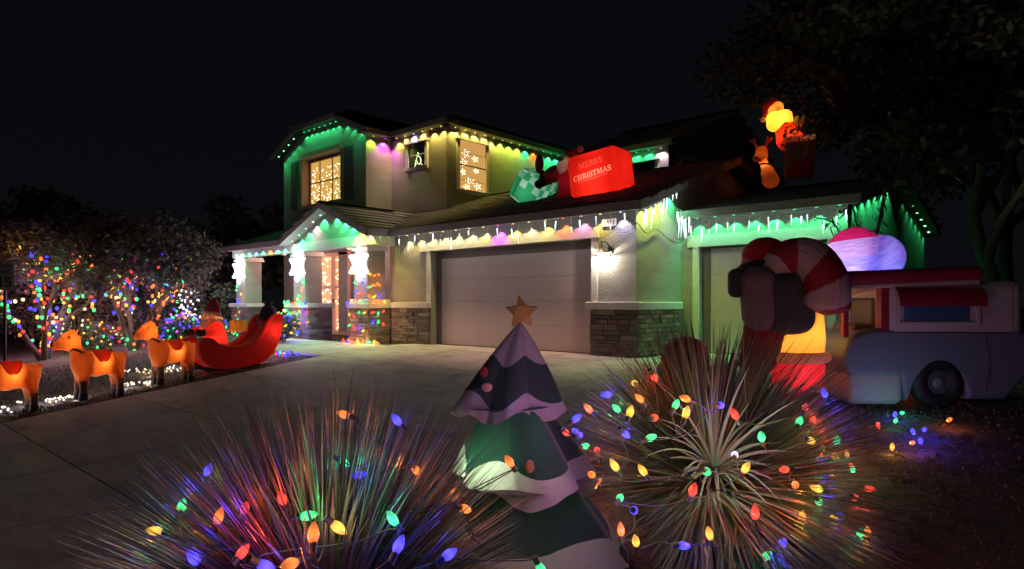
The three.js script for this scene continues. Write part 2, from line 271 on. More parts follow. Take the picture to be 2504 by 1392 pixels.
roof([[-1.45, E0, 1.16], [-1.45, E0, 0.47], [-3.77, E0 + 0.95, -2.28], [-3.77, E0 + 0.95, 1.16]], [-1, 0]);
roof([[-6.09, E0, 1.16], [-3.77, E0 + 0.95, 1.16], [-3.77, E0 + 0.95, -1.6]], [1, 0]);
roof([[-10.5, E0, 1.16], [-6.09, E0, 1.16], [-3.77, E0 + 0.95, -1.6], [-10.5, E0 + 0.95, -1.6]], [0, -1]);
roof([[6.2, E0, -1.52], [9.8, E0, -1.52], [9.8, E0 + 0.93, -5.6], [6.2, E0 + 0.93, -5.6]], [0, -1]);
roof([[6.2, E0 + 0.93, -5.6], [9.8, E0 + 0.93, -5.6], [9.8, E0, -9.6], [6.2, E0, -9.6]], [0, 1]);
roof([[-4.62, E1, -2.01], [-1.85, E1, -2.01], [-4.99, E1 + T * 3.14, -5.15], [-7.76, E1 + T * 3.14, -5.15]], [0, -1]);
roof([[-1.85, E1, -2.01], [-1.85, E1, -12], [-4.99, E1 + T * 3.14, -12], [-4.99, E1 + T * 3.14, -5.15]], [-1, 0]);
roof([[-4.62, E1, -1.0], [-4.62, E1, -2.01], [-7.7, E1 + T * 3.08, -5.1], [-7.7, E1 + T * 3.08, -2.2], [-6.47, E1 + T * 1.85, -1.0]], [-1, 0]);
roof([[-9.03, E1 + T * 1.8, -1.0], [-6.47, E1 + T * 1.85, -1.0], [-7.7, E1 + T * 3.08, -2.2]], [0, -1]);
roof([[-10.78, E1, -1.0], [-9.03, E1 + T * 1.8, -1.0], [-7.7, E1 + T * 3.08, -2.2], [-7.7, E1 + T * 3.08, -7], [-10.78, E1, -7]], [1, 0]);
roof([[-3, 6.66, -8.48], [2.3, 6.66, -8.48], [2.3, 8.78, -13.88], [-3, 8.78, -13.88]], [0, -1]);
roof([[-3, 8.78, -13.88], [2.3, 8.78, -13.88], [2.3, 6.66, -19.2], [-3, 6.66, -19.2]], [0, 1]);
// fascia boards and soffits
const fas = [], sof = [];
const fx = (x0, x1, y, z, d) => { fas.push(B(x0, x1, y - 0.14, y + 0.035, z - 0.02, z + 0.03)); sof.push(B(x0, x1, y - 0.08, y - 0.065, z - d, z - 0.02)); };
const fz = (z0, z1, y, x, d) => { fas.push(B(x - 0.02, x + 0.03, y - 0.14, y + 0.035, z0, z1)); sof.push(B(x - d, x - 0.02, y - 0.08, y - 0.065, z0, z1)); };
fx(-1.4, 6.46, E0, 0.47, 0.47); fx(6.2, 9.8, E0, -1.52, 0.45); fx(-10.5, -6.12, E0, 1.16, 0.33); fz(0.5, 1.16, E0, -1.45, 0.3);
fx(-4.6, -1.85, E1, -2.01, 0.45); fz(-8.5, -2.03, E1, -1.85, 0.45); fz(-2.0, -1.0, E1, -4.62, 0.5); fx(-9.03, -6.47, E1 + T * 1.83, -1.0, 0.4); fx(-2.2, 2.3, 6.66, -8.48, 0.42);
function rake(a, b, inX, w = 0.36) {   // sloping board from a to b; w: overhang back to the wall along inX or z
  const A = V(...a), Bp = V(...b), d = inX ? V(-1, 0, 0) : V(0, 0, -1);
  fas.push(poly([A.clone().add(V(0, -0.15, 0)), A.clone().add(V(0, 0.03, 0)), Bp.clone().add(V(0, 0.03, 0)), Bp.clone().add(V(0, -0.15, 0))], 0.04, d.clone().negate()));
  sof.push(poly([A.clone().add(V(0, -0.13, 0)), Bp.clone().add(V(0, -0.13, 0)), Bp.clone().add(V(0, -0.13, 0)).addScaledVector(d, w), A.clone().add(V(0, -0.13, 0)).addScaledVector(d, w)], 0.015, V(0, 1, 0)));
}
rake([6.46, E0, 0.49], [6.46, E0 + S * 4.77, -4.3], true); rake([9.8, E0, -1.5], [9.8, E0 + 0.93, -5.6], true, 0.3); rake([9.8, E0 + 0.93, -5.6], [9.8, E0, -9.6], true, 0.3);
rake([-1.45, E0, 1.16], [-3.77, E0 + 0.95, 1.16], false); rake([-6.09, E0, 1.16], [-3.77, E0 + 0.95, 1.16], false);
rake([-4.62, E1, -1.0], [-6.47, E1 + T * 1.85, -1.0], false, 0.4); rake([-10.78, E1, -1.0], [-9.03, E1 + T * 1.8, -1.0], false, 0.4);
rake([2.3, 6.66, -8.48], [2.3, 8.78, -13.88], true, 0.3); rake([2.3, 8.78, -13.88], [2.3, 6.66, -19.2], true, 0.3);
for (const g of fas) part('fascia', g, M.fascia, house);
for (const g of sof) part('soffit', g, M.soffit, house);

// windows. Frame pieces stand proud; lit blind behind the glass
const litBlind = (r, g, b) => std(0.5, 0.35, 0.2, { emissive: new THREE.Color().setRGB(r, g, b), roughness: 1 });
function windowAt(face, a0, a1, y0, y1, fixed, o = {}) {   // face 'z' looks to +z, 'x' looks to +x
  const w = new THREE.Group(); w.name = 'window'; house.add(w);
  const b = (p0, p1, q0, q1, d0, d1) => face === 'z' ? B(p0, p1, q0, q1, fixed + d0, fixed + d1) : B(fixed + d0, fixed + d1, q0, q1, p0, p1);
  const t = o.trim ?? 0.12, i0 = a0 + t, i1 = a1 - t, j0 = y0 + 0.09, j1 = y1 - (o.head ?? 0.17), f = o.frame ?? M.trim;
  part('frame', merge([b(a0, i0, y0, j1, 0, 0.07), b(i1, a1, y0, j1, 0, 0.07), b(a0 - 0.05, a1 + 0.05, j1, y1, 0, 0.1)]), f, w);
  part('sill', b(a0 - 0.07, a1 + 0.07, y0 - 0.02, j0, 0.071, 0.14), f, w);
  part('blind', b(i0, i1, j0, j1, 0.004, 0.008), o.blind ?? M.darkGlass, w);
  const bars = [b(i0, i1, (j0 + j1) / 2 - 0.02, (j0 + j1) / 2 + 0.02, 0.022, 0.045)];
  for (const m of o.mullions ?? []) bars.push(b(i0 + (i1 - i0) * m - 0.025, i0 + (i1 - i0) * m + 0.025, j0, j1, 0.046, 0.06));
  for (const k of o.rows ?? []) bars.push(b(i0, i1, j0 + (j1 - j0) * k - 0.006, j0 + (j1 - j0) * k + 0.006, 0.024, 0.034));
  part('sash_bar', merge(bars), o.bar ?? f, w);
  part('pane', b(i0, i1, j0, j1, 0.018, 0.0185), M.glass, w);
  return { w, b, i0, i1, j0, j1 };
}
const w3 = windowAt('x', -4.32, -2.87, 4.7, 6.58, -2.3, { blind: litBlind(0.62, 0.34, 0.1), bar: M.wood, rows: [0.2, 0.75] });
const w2 = windowAt('z', -4.27, -3.17, 5.52, 6.6, -2.46, { blind: std(0.03, 0.035, 0.03, { roughness: 0.2 }) });
windowAt('z', 0.3, 1.62, 5.3, 6.32, -8.9, {}); windowAt('x', -11.4, -9.64, 5.2, 6.42, 1.99, {});
const w1 = windowAt('z', -9.18, -6.62, 4.74, 6.48, -1.75, { blind: litBlind(0.75, 0.42, 0.09), frame: M.wood, bar: M.wood, mullions: [0.28, 0.62], rows: [], trim: 0.06, head: 0.08 });
part('window_reveal', merge([B(-9.2, -9.18, 4.72, 6.5, -1.75, -1.38), B(-6.62, -6.6, 4.72, 6.5, -1.75, -1.38), B(-9.32, -6.5, 6.5, 6.68, -1.4, -1.32), B(-9.3, -6.5, 4.6, 4.72, -1.75, -1.3)]), std(0.45, 0.3, 0.2), house);
for (const x of [-9.95, -6.35]) { const sh = part('shutter', B(x, x + 0.5, 4.7, 6.5, -1.4, -1.36), M.garageFrame, house); for (let k = 0; k < 16; k++) part('slat', B(x + 0.05, x + 0.45, 4.78 + k * 0.105, 4.86 + k * 0.105, -1.36, -1.345), M.garageFrame, sh); }
// entry door unit
const ent = part('entry_door', merge([B(-8.1, -8.0, 0, 2.88, -1.4, -1.3), B(-5.95, -5.85, 0, 2.88, -1.3, -1.22), B(-8.1, -5.95, 2.78, 2.88, -1.4, -1.3), B(-7.05, -6.93, 0, 2.78, -1.4, -1.3), B(-8.0, -5.95, 0, 0.12, -1.4, -1.3), B(-8, -5.95, 1.62, 1.72, -1.4, -1.31)]), std(0.7, 0.42, 0.34), house);
part('curtain', B(-8.0, -5.95, 0.12, 2.78, -1.45, -1.44), litBlind(0.8, 0.36, 0.17), ent); part('pane', B(-8.0, -5.95, 0.12, 2.78, -1.36, -1.359), M.glass, ent);
part('handle', merge([B(-6.9, -6.86, 1.0, 1.25, -1.3, -1.25)]), M.metal, ent);
// porch ceiling lamp
{ const l = part('porch_lamp', ball(-4.6, 2.86, -0.4, 0.09, 1, 0.7, 1), glow(1, 0.62, 0.45, 1.6), house); point(l, -4.6, 2.86, -0.4, new THREE.Color(1, 0.55, 0.4), 5); const l2 = part('porch_lamp', ball(-8.3, 2.86, -0.2, 0.09, 1, 0.7, 1), glow(1, 0.62, 0.45, 1.6), house); point(l2, -8.3, 2.86, -0.2, new THREE.Color(1, 0.55, 0.4), 4); }
// wall lanterns beside the garage doors
function sconce(x, y, z, I) {
  const s = part('sconce', merge([new THREE.SphereGeometry(0.075, 14, 10).scale(1, 1.4, 0.35).translate(x + 0.02, y + 0.12, z + 0.02), tube([V(x + 0.02, y + 0.14, z + 0.03), V(x - 0.02, y + 0.28, z + 0.12), V(x - 0.08, y + 0.27, z + 0.19), V(x - 0.08, y + 0.14, z + 0.19)], 0.013, 20), new THREE.ConeGeometry(0.15, 0.1, 20, 1, true).translate(x - 0.08, y + 0.1, z + 0.19), new THREE.TorusGeometry(0.11, 0.01, 6, 24).rotateX(Math.PI / 2).translate(x - 0.08, y - 0.02, z + 0.19)]), M.metal, house);
  part('lantern_glass', new THREE.CylinderGeometry(0.1, 0.085, 0.15, 16).translate(x - 0.08, y - 0.04, z + 0.19), glow(1, 0.93, 0.78, 4), s);
  point(s, x - 0.08, y - 0.04, z + 0.19, new THREE.Color(1, 0.9, 0.74), I);
}
sconce(5.47, 2.1, 0, 3); sconce(9.42, 2.12, -1.97, 3);
// lit house number plate
{
  const pl = part('number_plate', boxUV(RB(0.34, 0.15, 0.03, 0.01, 2).translate(5.46, 2.78, 0.02)), glow(1, 0.8, 0.78, 0.7), house);
  const font = await new FontLoader().loadAsync('fonts/droid/droid_sans_bold.typeface.json');
  globalThis.FONT = font;
  const tg = new TextGeometry('1111', { font, size: 0.095, depth: 0.006, curveSegments: 4 }); tg.computeBoundingBox(); tg.translate(5.46 - tg.boundingBox.max.x / 2, 2.735, 0.035);
  part('digits', tg, std(0.16, 0.06, 0.06), pl);
}
{ const cb = tube([V(5.9, 2.86, 0.1), V(6.12, 2.72, 0.02), V(6.13, 2.55, -0.3), V(6.12, 2.66, -0.75), V(6.12, 2.5, -1.3), V(6.14, 2.45, -1.75), V(6.4, 2.7, -1.9)], 0.008, 60, 5); tag(part('extension_cord', cb, M.black, scene), 'thin dark cord sagging along the green lit side wall between the garages', 'cord'); }

// ---------- eave lights ----------
const puck = new THREE.CylinderGeometry(0.022, 0.03, 0.02, 10);
function eaveLights(label, a, b, names, o = {}) {   // a row of downlights from a to b
  const t = thing('eave_light_string', label, 'string lights', [0, 0, 0], 0, 'rows of coloured lamps under the eaves'), n = names.length, A = V(...a), D = V(...b).sub(A);
  part('cable', tube([A.clone().add(V(0, 0.02, 0)), A.clone().addScaledVector(D, 0.5).add(V(0, 0.02, 0)), A.clone().add(D).add(V(0, 0.02, 0))], 0.006, 8, 5), M.fascia, t);
  names.forEach((c, i) => {
    const p = A.clone().addScaledVector(D, (i + 0.5) / n), m = part('lamp', puck, o.hot ? hotMat[c] : bulbMat[c], t); m.position.copy(p);
    const l = new THREE.SpotLight(col(c), (o.I ?? 4.4) * (c === 'blue' || c === 'magenta' ? 1.7 : c === 'green' ? 1.15 : 1), 0, o.angle ?? 0.95, o.pen ?? 0.25); l.position.set(0, -0.016, 0); l.target.position.set(0, -2, 0); l.add(l.target); l.castShadow = true; l.shadow.radius = 0.8; l.name = 'lamp'; m.add(l);
  });
  return t;
}
const rep = (c, n) => Array(n).fill(c);
const Y0 = E0 - 0.1, Y1 = E1 - 0.1, W = 0.13;
eaveLights('row of cream, orange, pink and magenta lamps under the eave above the wide garage door', [-1.3, Y0, W], [6.05, Y0, W], ['cream', 'cream', 'cream', 'cream', 'cream', 'cream', 'yellow', 'magenta', 'yellow', 'cream', 'yellow', 'orange', 'pink', 'yellow', 'lavender'], { I: 3.2, angle: 0.8, pen: 0.15 });
eaveLights('row of lime and green lamps under the sloping eave beside the wide garage', [6.09 + W, Y0 + 0.08, -0.05], [6.09 + W, Y0 + S * 1.75, -1.55], ['lime', 'lime', 'lime', 'green']);
eaveLights('row of green lamps under the eave above the narrow garage door', [6.3, Y0, -1.97 + W], [9.6, Y0, -1.97 + W], rep('green', 8), { I: 3, angle: 0.8, pen: 0.15 });
eaveLights('row of green lamps along the gable end of the narrow garage', [9.5 + W, Y0 + 0.1, -2.2], [9.5 + W, Y0 + 0.83, -5.3], rep('green', 6), { I: 1.6 });
eaveLights('row of green lamps down the far slope of the narrow garage gable', [9.5 + W, Y0 + 0.86, -5.9], [9.5 + W, Y0 + 0.0, -9.4], rep('green', 7), { hot: true, I: 0.5 });
eaveLights('row of yellow and white lamps above the small upper window', [-4.9, Y1, -2.46 + W], [-2.2, Y1, -2.46 + W], ['yellow', 'yellow', 'lavender', 'yellow', 'yellow', 'yellow']);
eaveLights('row of yellow to green lamps above the tall upper window with star lights', [-2.3 + W, Y1, -2.5], [-2.3 + W, Y1, -8.7], [...rep('yellow', 5), 'lime', 'lime', 'lime', 'green', 'orange', 'green', 'green', 'green', 'amber']);
eaveLights('row of lime and magenta lamps on the side of the corner tower', [-5.12 + W, Y1, -1.35], [-5.12 + W, Y1, -2.35], ['lime', 'magenta']);
eaveLights('row of green lamps along the top of the clipped tower gable', [-9.0, E1 + T * 1.83 - 0.15, -1.4 + W], [-6.55, E1 + T * 1.83 - 0.15, -1.4 + W], rep('green', 7), { I: 1.3 });
eaveLights('row of green lamps down the slope of the tower gable nearest the small window', [-6.4, E1 + T * 1.78 - 0.16, -1.4 + W], [-4.75, E1 - 0.1, -1.4 + W], rep('green', 4), { hot: true, I: 0.9 });
eaveLights('row of bright green lamps down the outer slope of the tower gable', [-10.7, E1 - 0.12, -1.4 + W + 0.1], [-9.2, E1 + T * 1.65 - 0.16, -1.4 + W + 0.1], rep('green', 4), { hot: true, I: 1.2 });
eaveLights('row of green lamps ending in white under the rear upper eave', [-1.4, 6.5, -8.9 + W], [2.0, 6.5, -8.9 + W], [...rep("green", 6), "rose"], { I: 5 });
eaveLights('row of lime lamps on the side eave of the porch next to the garage', [-1.86 + W, Y0, 0.95], [-1.86 + W, Y0, 0.1], ['lime', 'lime', 'lime']);
eaveLights('row of green, blue and orange lamps under the porch eave farthest from the garage', [-10.0, Y0, 0.83 + W], [-6.1, Y0, 0.83 + W], ['green', 'green', 'green', 'sky', 'green', 'orange', 'green', 'green']);
eaveLights('row of green and white lamps up the outer slope of the porch gable', [-5.95, E0 - 0.1, 0.8 + W], [-3.9, E0 + 0.74, 0.8 + W], ['green', 'green', 'green', 'rose', 'green'], { hot: true });
eaveLights('row of green lamps ending in red down the porch gable slope by the garage', [-3.6, E0 + 0.72, 0.8 + W], [-1.6, E0 - 0.1, 0.8 + W], ['green', 'green', 'green', 'lime', 'red']);

// ---------- icicles and snowflakes ----------
const iceGeo = new THREE.CylinderGeometry(0.014, 0.004, 1, 6).translate(0, -0.5, 0), iceCap = new THREE.CylinderGeometry(0.02, 0.024, 0.05, 6);
const iceMats = [glow(0.78, 0.95, 1, 1.9), glow(0.78, 0.95, 1, 1.1), glow(0.85, 0.93, 1, 1.5)];
function icicles(label, a, b, n, lo, hi, I = 0.16) {
  const t = thing('icicle_light_string', label, 'icicle lights', [0, 0, 0], 0, 'icicle light strings on the garage eaves'), A = V(...a), D = V(...b).sub(A), pts = [];
  for (let i = 0; i < n; i++) {
    const p = A.clone().addScaledVector(D, (i + 0.5 + rr(-0.3, 0.3)) / n), m = part('icicle', iceGeo, iceMats[(rnd() * 3) | 0], t), L = rr(lo * 0.8, hi * 1.2);
    const drop = rr(0.02, 0.22); m.position.copy(p).add(V(rr(-0.02, 0.02), -drop, rr(-0.02, 0.02))); m.scale.set(1.1, L, 1.1); m.rotation.set(rr(-0.08, 0.08), 0, rr(-0.12, 0.12));
    pts.push(p, m.position.clone().add(V(0, 0.01, 0)), p.clone().add(V(0.02, 0, 0)));
    if (i % 2 === 0) point(t, m.position.x, m.position.y - L * 0.5, m.position.z + 0.03, new THREE.Color(0.8, 0.95, 1), I, 2);
  }
  part('wire', tube(pts, 0.004, n * 8, 4), M.trim, t);
}
icicles('icicle lights hanging above the wide garage door', [-1.2, E0 - 0.15, 0.44], [6.2, E0 - 0.15, 0.44], 22, 0.14, 0.26);
icicles('icicle lights hanging under the slope on the side of the wide garage', [6.42, E0 - 0.12, 0.4], [6.42, E0 + S * 1.6, -1.2], 9, 0.16, 0.34, 0.1);
icicles('long icicle lights bunched in the corner between the two garages', [6.3, E0 + 0.1, -1.25], [6.55, E0 - 0.1, -1.5], 9, 0.25, 0.55, 0.1);
icicles('icicle lights hanging above the narrow garage door', [6.6, E0 - 0.2, -1.55], [9.7, E0 - 0.2, -1.55], 15, 0.14, 0.26, 0.1);
function snowflake(label, x, y, z, s) {
  const t = thing('snowflake_light', label, 'snowflake light', [x, y, z], 0, 'lit snowflakes on the porch columns');
  for (let k = 0; k < 6; k++) {
    const g = [B(-0.028, 0.028, 0.03, 0.4, -0.02, 0.02)];
    for (const [h, l] of [[0.17, 0.14], [0.29, 0.1]]) for (const sg of [-1, 1]) g.push(new THREE.BoxGeometry(0.045, l, 0.036).translate(0, l / 2, 0).rotateZ(sg * 0.95).translate(0, h, 0));
    g.push(new THREE.SphereGeometry(0.055, 10, 8).translate(0, 0.4, 0));
    const arm = part('arm', merge(g), hotMat.white, t); arm.rotation.z = k * Math.PI / 3; arm.scale.set(s, s, s);
  }
  part('hub', new THREE.CylinderGeometry(0.075, 0.075, 0.06, 16).rotateX(Math.PI / 2), hotMat.white, t);
  for (const [dx, dy] of [[0, 0.25], [0, -0.25], [0.0, 0]]) point(t, dx, dy, 0.14, new THREE.Color(0.9, 0.93, 1), 1.0, 4);
  return t;
}
snowflake('lit white snowflake on the porch column nearest the wide garage', -2.31, 2.2, 0.83, 1.08);
snowflake('lit white snowflake on the middle porch column', -5.62, 2.26, 0.83, 1.08);
snowflake('lit white snowflake on the porch column farthest from the garage', -9.6, 2.26, 0.83, 1.08);

// ---------- coloured bulbs ----------
const bulbProfile = [[0.001, 0.048], [0.006, 0.043], [0.012, 0.033], [0.0165, 0.019], [0.0175, 0.006], [0.0145, -0.006], [0.011, -0.014]].map(([r, y]) => new THREE.Vector2(r, y));
const bulbGeo = toCreasedNormals(new THREE.LatheGeometry(bulbProfile, 9), 0.2), socketGeo = new THREE.CylinderGeometry(0.0115, 0.0125, 0.03, 9).translate(0, -0.029, 0);
const miniGeo = new THREE.IcosahedronGeometry(1, 0), MIX = ['red', 'green', 'blue', 'amber', 'orange'];
const FAR = ['red', 'green', 'amber', 'blue', 'orange', 'green', 'amber', 'warm', 'red', 'blue'];
function stringOf(label, group, points, size, pal, o = {}) {   // small bulbs seen from afar: points are [x,y,z]
  const t = thing(o.name ?? 'string_light', label, 'string lights', [0, 0, 0], 0, group);
  points.forEach((p, i) => {
    const c = pal[(rnd() * pal.length) | 0], m = part('bulb', o.c9 ? bulbGeo : miniGeo, (o.c9 ? c9Mat : bulbMat)[c], t); m.position.set(...p);
    if (o.c9) { m.scale.setScalar(o.c9); m.rotation.set(rr(-2.6, 0.6), rr(0, 6), rr(-0.8, 0.8)); } else m.scale.set(size * rr(0.8, 1.15), size * rr(0.9, 1.5), size);
    if (i % (o.every ?? 3) === 0) point(t, p[0], p[1], p[2], col(c), (o.I ?? 0.14) * (c === 'blue' ? 1.8 : 1), o.c9 ? 1 : 2);
  });
  if (o.wire !== false) for (let i = 0; i < points.length; i += 40) { const s = points.slice(i, i + 41); if (s.length > 2) part('wire', tube(s.map((p) => V(p[0], p[1] - 0.01, p[2])), o.wr ?? 0.004, s.length * 4, 4), M.wire, t); }
  return t;
}
// ---------- trees ----------
function leafCloud(centres, n, size, mats, spread = 1) {   // small crossed leaf faces gathered in clumps
  const f = [];
  for (let i = 0; i < n; i++) {
    const c = centres[(rnd() * centres.length) | 0], r = c[3] * Math.cbrt(rnd()) * spread, th = rr(0, 6.283), ph = Math.acos(rr(-1, 1));
    const p = V(c[0] + r * Math.sin(ph) * Math.cos(th), c[1] + r * 0.75 * Math.cos(ph), c[2] + r * Math.sin(ph) * Math.sin(th));
    const d = V(rr(-1, 1), rr(-0.9, 0.4), rr(-1, 1)).normalize(), e = V(rr(-1, 1), rr(-1, 1), rr(-1, 1)).cross(d).normalize(), L = size * rr(0.6, 1.4), w = L * 0.3;
    const a = p, b = p.clone().addScaledVector(d, L * 0.5).addScaledVector(e, w), q = p.clone().addScaledVector(d, L), s = p.clone().addScaledVector(d, L * 0.5).addScaledVector(e, -w);
    f.push(a.x, a.y, a.z, b.x, b.y, b.z, q.x, q.y, q.z, a.x, a.y, a.z, q.x, q.y, q.z, s.x, s.y, s.z);
  }
  const g = new THREE.BufferGeometry(); g.setAttribute('position', new THREE.Float32BufferAttribute(f, 3)); g.computeVertexNormals(); return g;
}
const leafMat = (r, g, b) => new THREE.MeshPhysicalMaterial({ color: new THREE.Color().setRGB(r, g, b), roughness: 0.7, transmission: 0.3, thickness: 0, side: THREE.DoubleSide });
function limbs(base, h, stems, lean, r0) {   // tapering, forking limbs; returns geometries, limb points and tips
  const geos = [], along = [], tips = [];
  const grow = (p, d, L, r, lvl) => {
    const n = 6, pts = [p.clone()]; const q = p.clone(), dir = d.clone();
    for (let i = 0; i < n; i++) { dir.add(V(rr(-0.16, 0.16), rr(-0.05, 0.13), rr(-0.16, 0.16))).normalize(); q.addScaledVector(dir, L / n); pts.push(q.clone()); }
    const g = tube(pts, 1, n * 2, 7), pos = g.attributes.position, c = new THREE.CatmullRomCurve3(pts);
    for (let i = 0; i <= n * 2; i++) { const o = c.getPointAt(i / (n * 2)), rad = r * (1 - 0.5 * i / (n * 2)); for (let k = 0; k < 8; k++) { const j = i * 8 + k; pos.setXYZ(j, o.x + (pos.getX(j) - o.x) * rad, o.y + (pos.getY(j) - o.y) * rad, o.z + (pos.getZ(j) - o.z) * rad); } }
    geos.push(g); for (let i = 0; i <= 20; i++) along.push([c.getPointAt(i / 20), r, lvl]);
    if (lvl < 2) for (let k = 0; k < 3; k++) grow(pts[n - (k === 2 ? 2 : 0)].clone(), dir.clone().add(V(rr(-0.8, 0.8), rr(-0.1, 0.4), rr(-0.8, 0.8))).normalize(), L * 0.7, r * 0.52, lvl + 1); else tips.push(q.clone());
  };
  for (let k = 0; k < stems; k++) { const a = k / stems * 6.283 + rr(-0.3, 0.3); grow(V(base[0] + Math.cos(a) * r0 * 0.7, base[1] - 0.1, base[2] + Math.sin(a) * r0 * 0.7), V(Math.cos(a) * lean, 1, Math.sin(a) * lean).normalize(), h, r0, 0); }
  return { geos, along, tips };
}
function tree(name, label, category, base, h, stems, lean, r0, leaves, leafSize, clump, colour, group) {
  const t = thing(name, label, category, [0, 0, 0], 0, group), L = limbs(base, h, stems, lean, r0);
  part('trunk', merge(L.geos), M.bark, t);
  part('crown', leafCloud(L.tips.map((p) => [p.x, p.y, p.z, clump * rr(0.7, 1.3)]), leaves, leafSize), leafMat(...colour), t, 'stuff');
  return L;
}
function wrap(L, n, hi) {   // bulb places wound round the limbs
  const pts = [];
  while (pts.length < n) { const [p, r, lvl] = L.along[(rnd() * L.along.length) | 0]; if (p.y > hi && rnd() < 0.8) continue; if (lvl > 1 && rnd() < 0.45) continue; const a = rr(0, 6.283), q = r * 0.8 + (lvl > 0 ? rr(0.03, 0.3) : 0.05); pts.push([p.x + Math.cos(a) * q, p.y + rr(-0.1, 0.1), p.z + Math.sin(a) * q]); }
  pts.sort((a, b) => a[1] - b[1]); return pts;
}
const tA = tree('yard_tree', 'bushy tree full of coloured lights behind the speed sign', 'tree', [-9.4, g0(0, 6.6), 6.6], 1.75, 4, 0.42, 0.09, 9000, 0.16, 0.75, [0.072, 0.05, 0.045]);
stringOf('coloured lights wound through the tree behind the speed sign', 'string lights in the yard trees', wrap(tA, 260, 2.7), 0.05, FAR, { every: 4, I: 0.75, wire: false });
const tB = tree('yard_tree', 'rounded tree with coloured lights between the speed sign tree and the house', 'tree', [-9.0, g0(0, 4.4), 4.4], 1.7, 4, 0.45, 0.09, 10000, 0.16, 0.8, [0.072, 0.05, 0.045]);
stringOf('coloured lights wound through the rounded tree nearer the porch', 'string lights in the yard trees', wrap(tB, 220, 2.5), 0.05, FAR, { every: 4, I: 0.75, wire: false });
const tC = tree('yard_tree', 'leafy tree with few lights standing farther back in the dark yard', 'tree', [-14.5, -0.1, 2.5], 2.1, 3, 0.45, 0.1, 9000, 0.2, 1.0, [0.05, 0.05, 0.035]);
stringOf('sparse coloured lights in the tree at the back of the yard', 'string lights in the yard trees', wrap(tC, 90, 3.2), 0.05, FAR, { every: 5, I: 0.5, wire: false });
// hedge of lights on low shrubs
function shrub(label, x, z, r, h, n, group, lightLabel, pal, o = {}) {
  const y = g0(x, z), t = thing('shrub', label, 'shrub', [x, y, z]), cs = [];
  for (let i = 0; i < 9; i++) cs.push([rr(-r, r) * 0.6, h * rr(0.3, 0.75), rr(-r, r) * 0.6, r * 0.55]);
  part('foliage', leafCloud(cs, o.leaves ?? 2500, o.leaf ?? 0.09), leafMat(0.05, 0.06, 0.035), t, 'stuff');
  part('stem', merge([0, 1, 2, 3, 4].map((k) => tube([V(0, -0.05, 0), V(Math.cos(k * 1.3) * r * 0.3, h * 0.35, Math.sin(k * 1.3) * r * 0.3), V(Math.cos(k * 1.3) * r * 0.55, h * 0.75, Math.sin(k * 1.3) * r * 0.55)], 0.012, 8, 5))), M.bark, t);
  const pts = []; for (let i = 0; i < n; i++) { const a = i * 2.39996, u = Math.sqrt((i + 0.5) / n); pts.push([x + Math.cos(a) * r * (0.3 + 0.75 * u), y + h * (1.02 - 0.85 * u * u) * rr(0.85, 1.05) + 0.03, z + Math.sin(a) * r * (0.3 + 0.75 * u)]); }
  stringOf(lightLabel, group, pts, o.size ?? 0.036, pal ?? FAR, { every: 3, I: 0.3, ...o });
}
const GS = 'string lights on the yard shrubs';
shrub('small round shrub thick with blue and green lights behind the reindeer', -6.6, 3.9, 0.55, 1.15, 75, GS, 'blue, green and purple lights crowding the small round shrub', ['blue', 'green', 'blue', 'magenta', 'amber', 'green'], { wire: false });
shrub('low shrub with mixed lights beside the porch column pedestal', -5.1, 1.9, 0.7, 0.95, 60, GS, 'mixed lights on the low shrub beside the middle porch pedestal', FAR, { wire: false, c9: 2, every: 2 });
shrub('low spreading shrub of lights under the speed sign tree', -10.2, 5.4, 1.1, 0.9, 90, GS, 'red and amber lights over the low shrub under the speed sign tree', ['red', 'amber', 'orange', 'warm', 'green', 'blue'], { wire: false });
shrub('broad shrub of lights in front of the rounded yard tree', -8.6, 2.6, 1.1, 0.85, 80, GS, 'mixed lights over the broad shrub in front of the rounded tree', FAR, { wire: false });
shrub('dark shrub with large bulbs between the cane figure and the van', 10.65, 1.75, 0.55, 0.75, 26, GS, 'large mixed bulbs on the dark shrub beside the inflatable van', MIX, { c9: 1.25, every: 1, I: 0.16 });
// spray of white lights in the yard
{
  const pts = []; for (let i = 0; i < 60; i++) { const a = rr(0, 6.283), r = 0.3 * Math.sqrt(rnd()); pts.push([-7.9 + Math.cos(a) * r * 0.7, 0.75 + rr(-0.6, 0.75), 3.2 + Math.sin(a) * r]); }
  const t = stringOf('tall spray of white lights standing in the yard left of the porch', null, pts, 0.035, ['white'], { every: 8, I: 0.12, wire: false });
  part('pole', new THREE.CylinderGeometry(0.015, 0.02, 1.6, 8).translate(-7.9, 0.62, 3.2), M.black, t);
}
// white mini lights lying on the ground
const whites = (label, x, z, w, d, n) => { const p = []; for (let i = 0; i < n; i++) p.push([x + rr(-w, w), g0(x, z) + rr(0, 0.05), z + rr(-d, d)]); stringOf(label, 'white light strings on the ground', p, 0.02, ['warm', 'white'], { every: 5, I: 0.25, wr: 0.003 }); };
whites('warm white lights on the soil between the first and second reindeer', -0.75, 8.35, 0.2, 0.5, 40);
whites('white lights on the soil behind the reindeer nearest the sleigh', -2.7, 5.9, 0.5, 0.6, 45);
whites('white lights on the soil under the reindeer nearest the sleigh', -1.0, 6.9, 0.15, 0.3, 24);
whites('warm white lights under the reindeer nearest the street', -0.6, 9.2, 0.3, 0.25, 30);
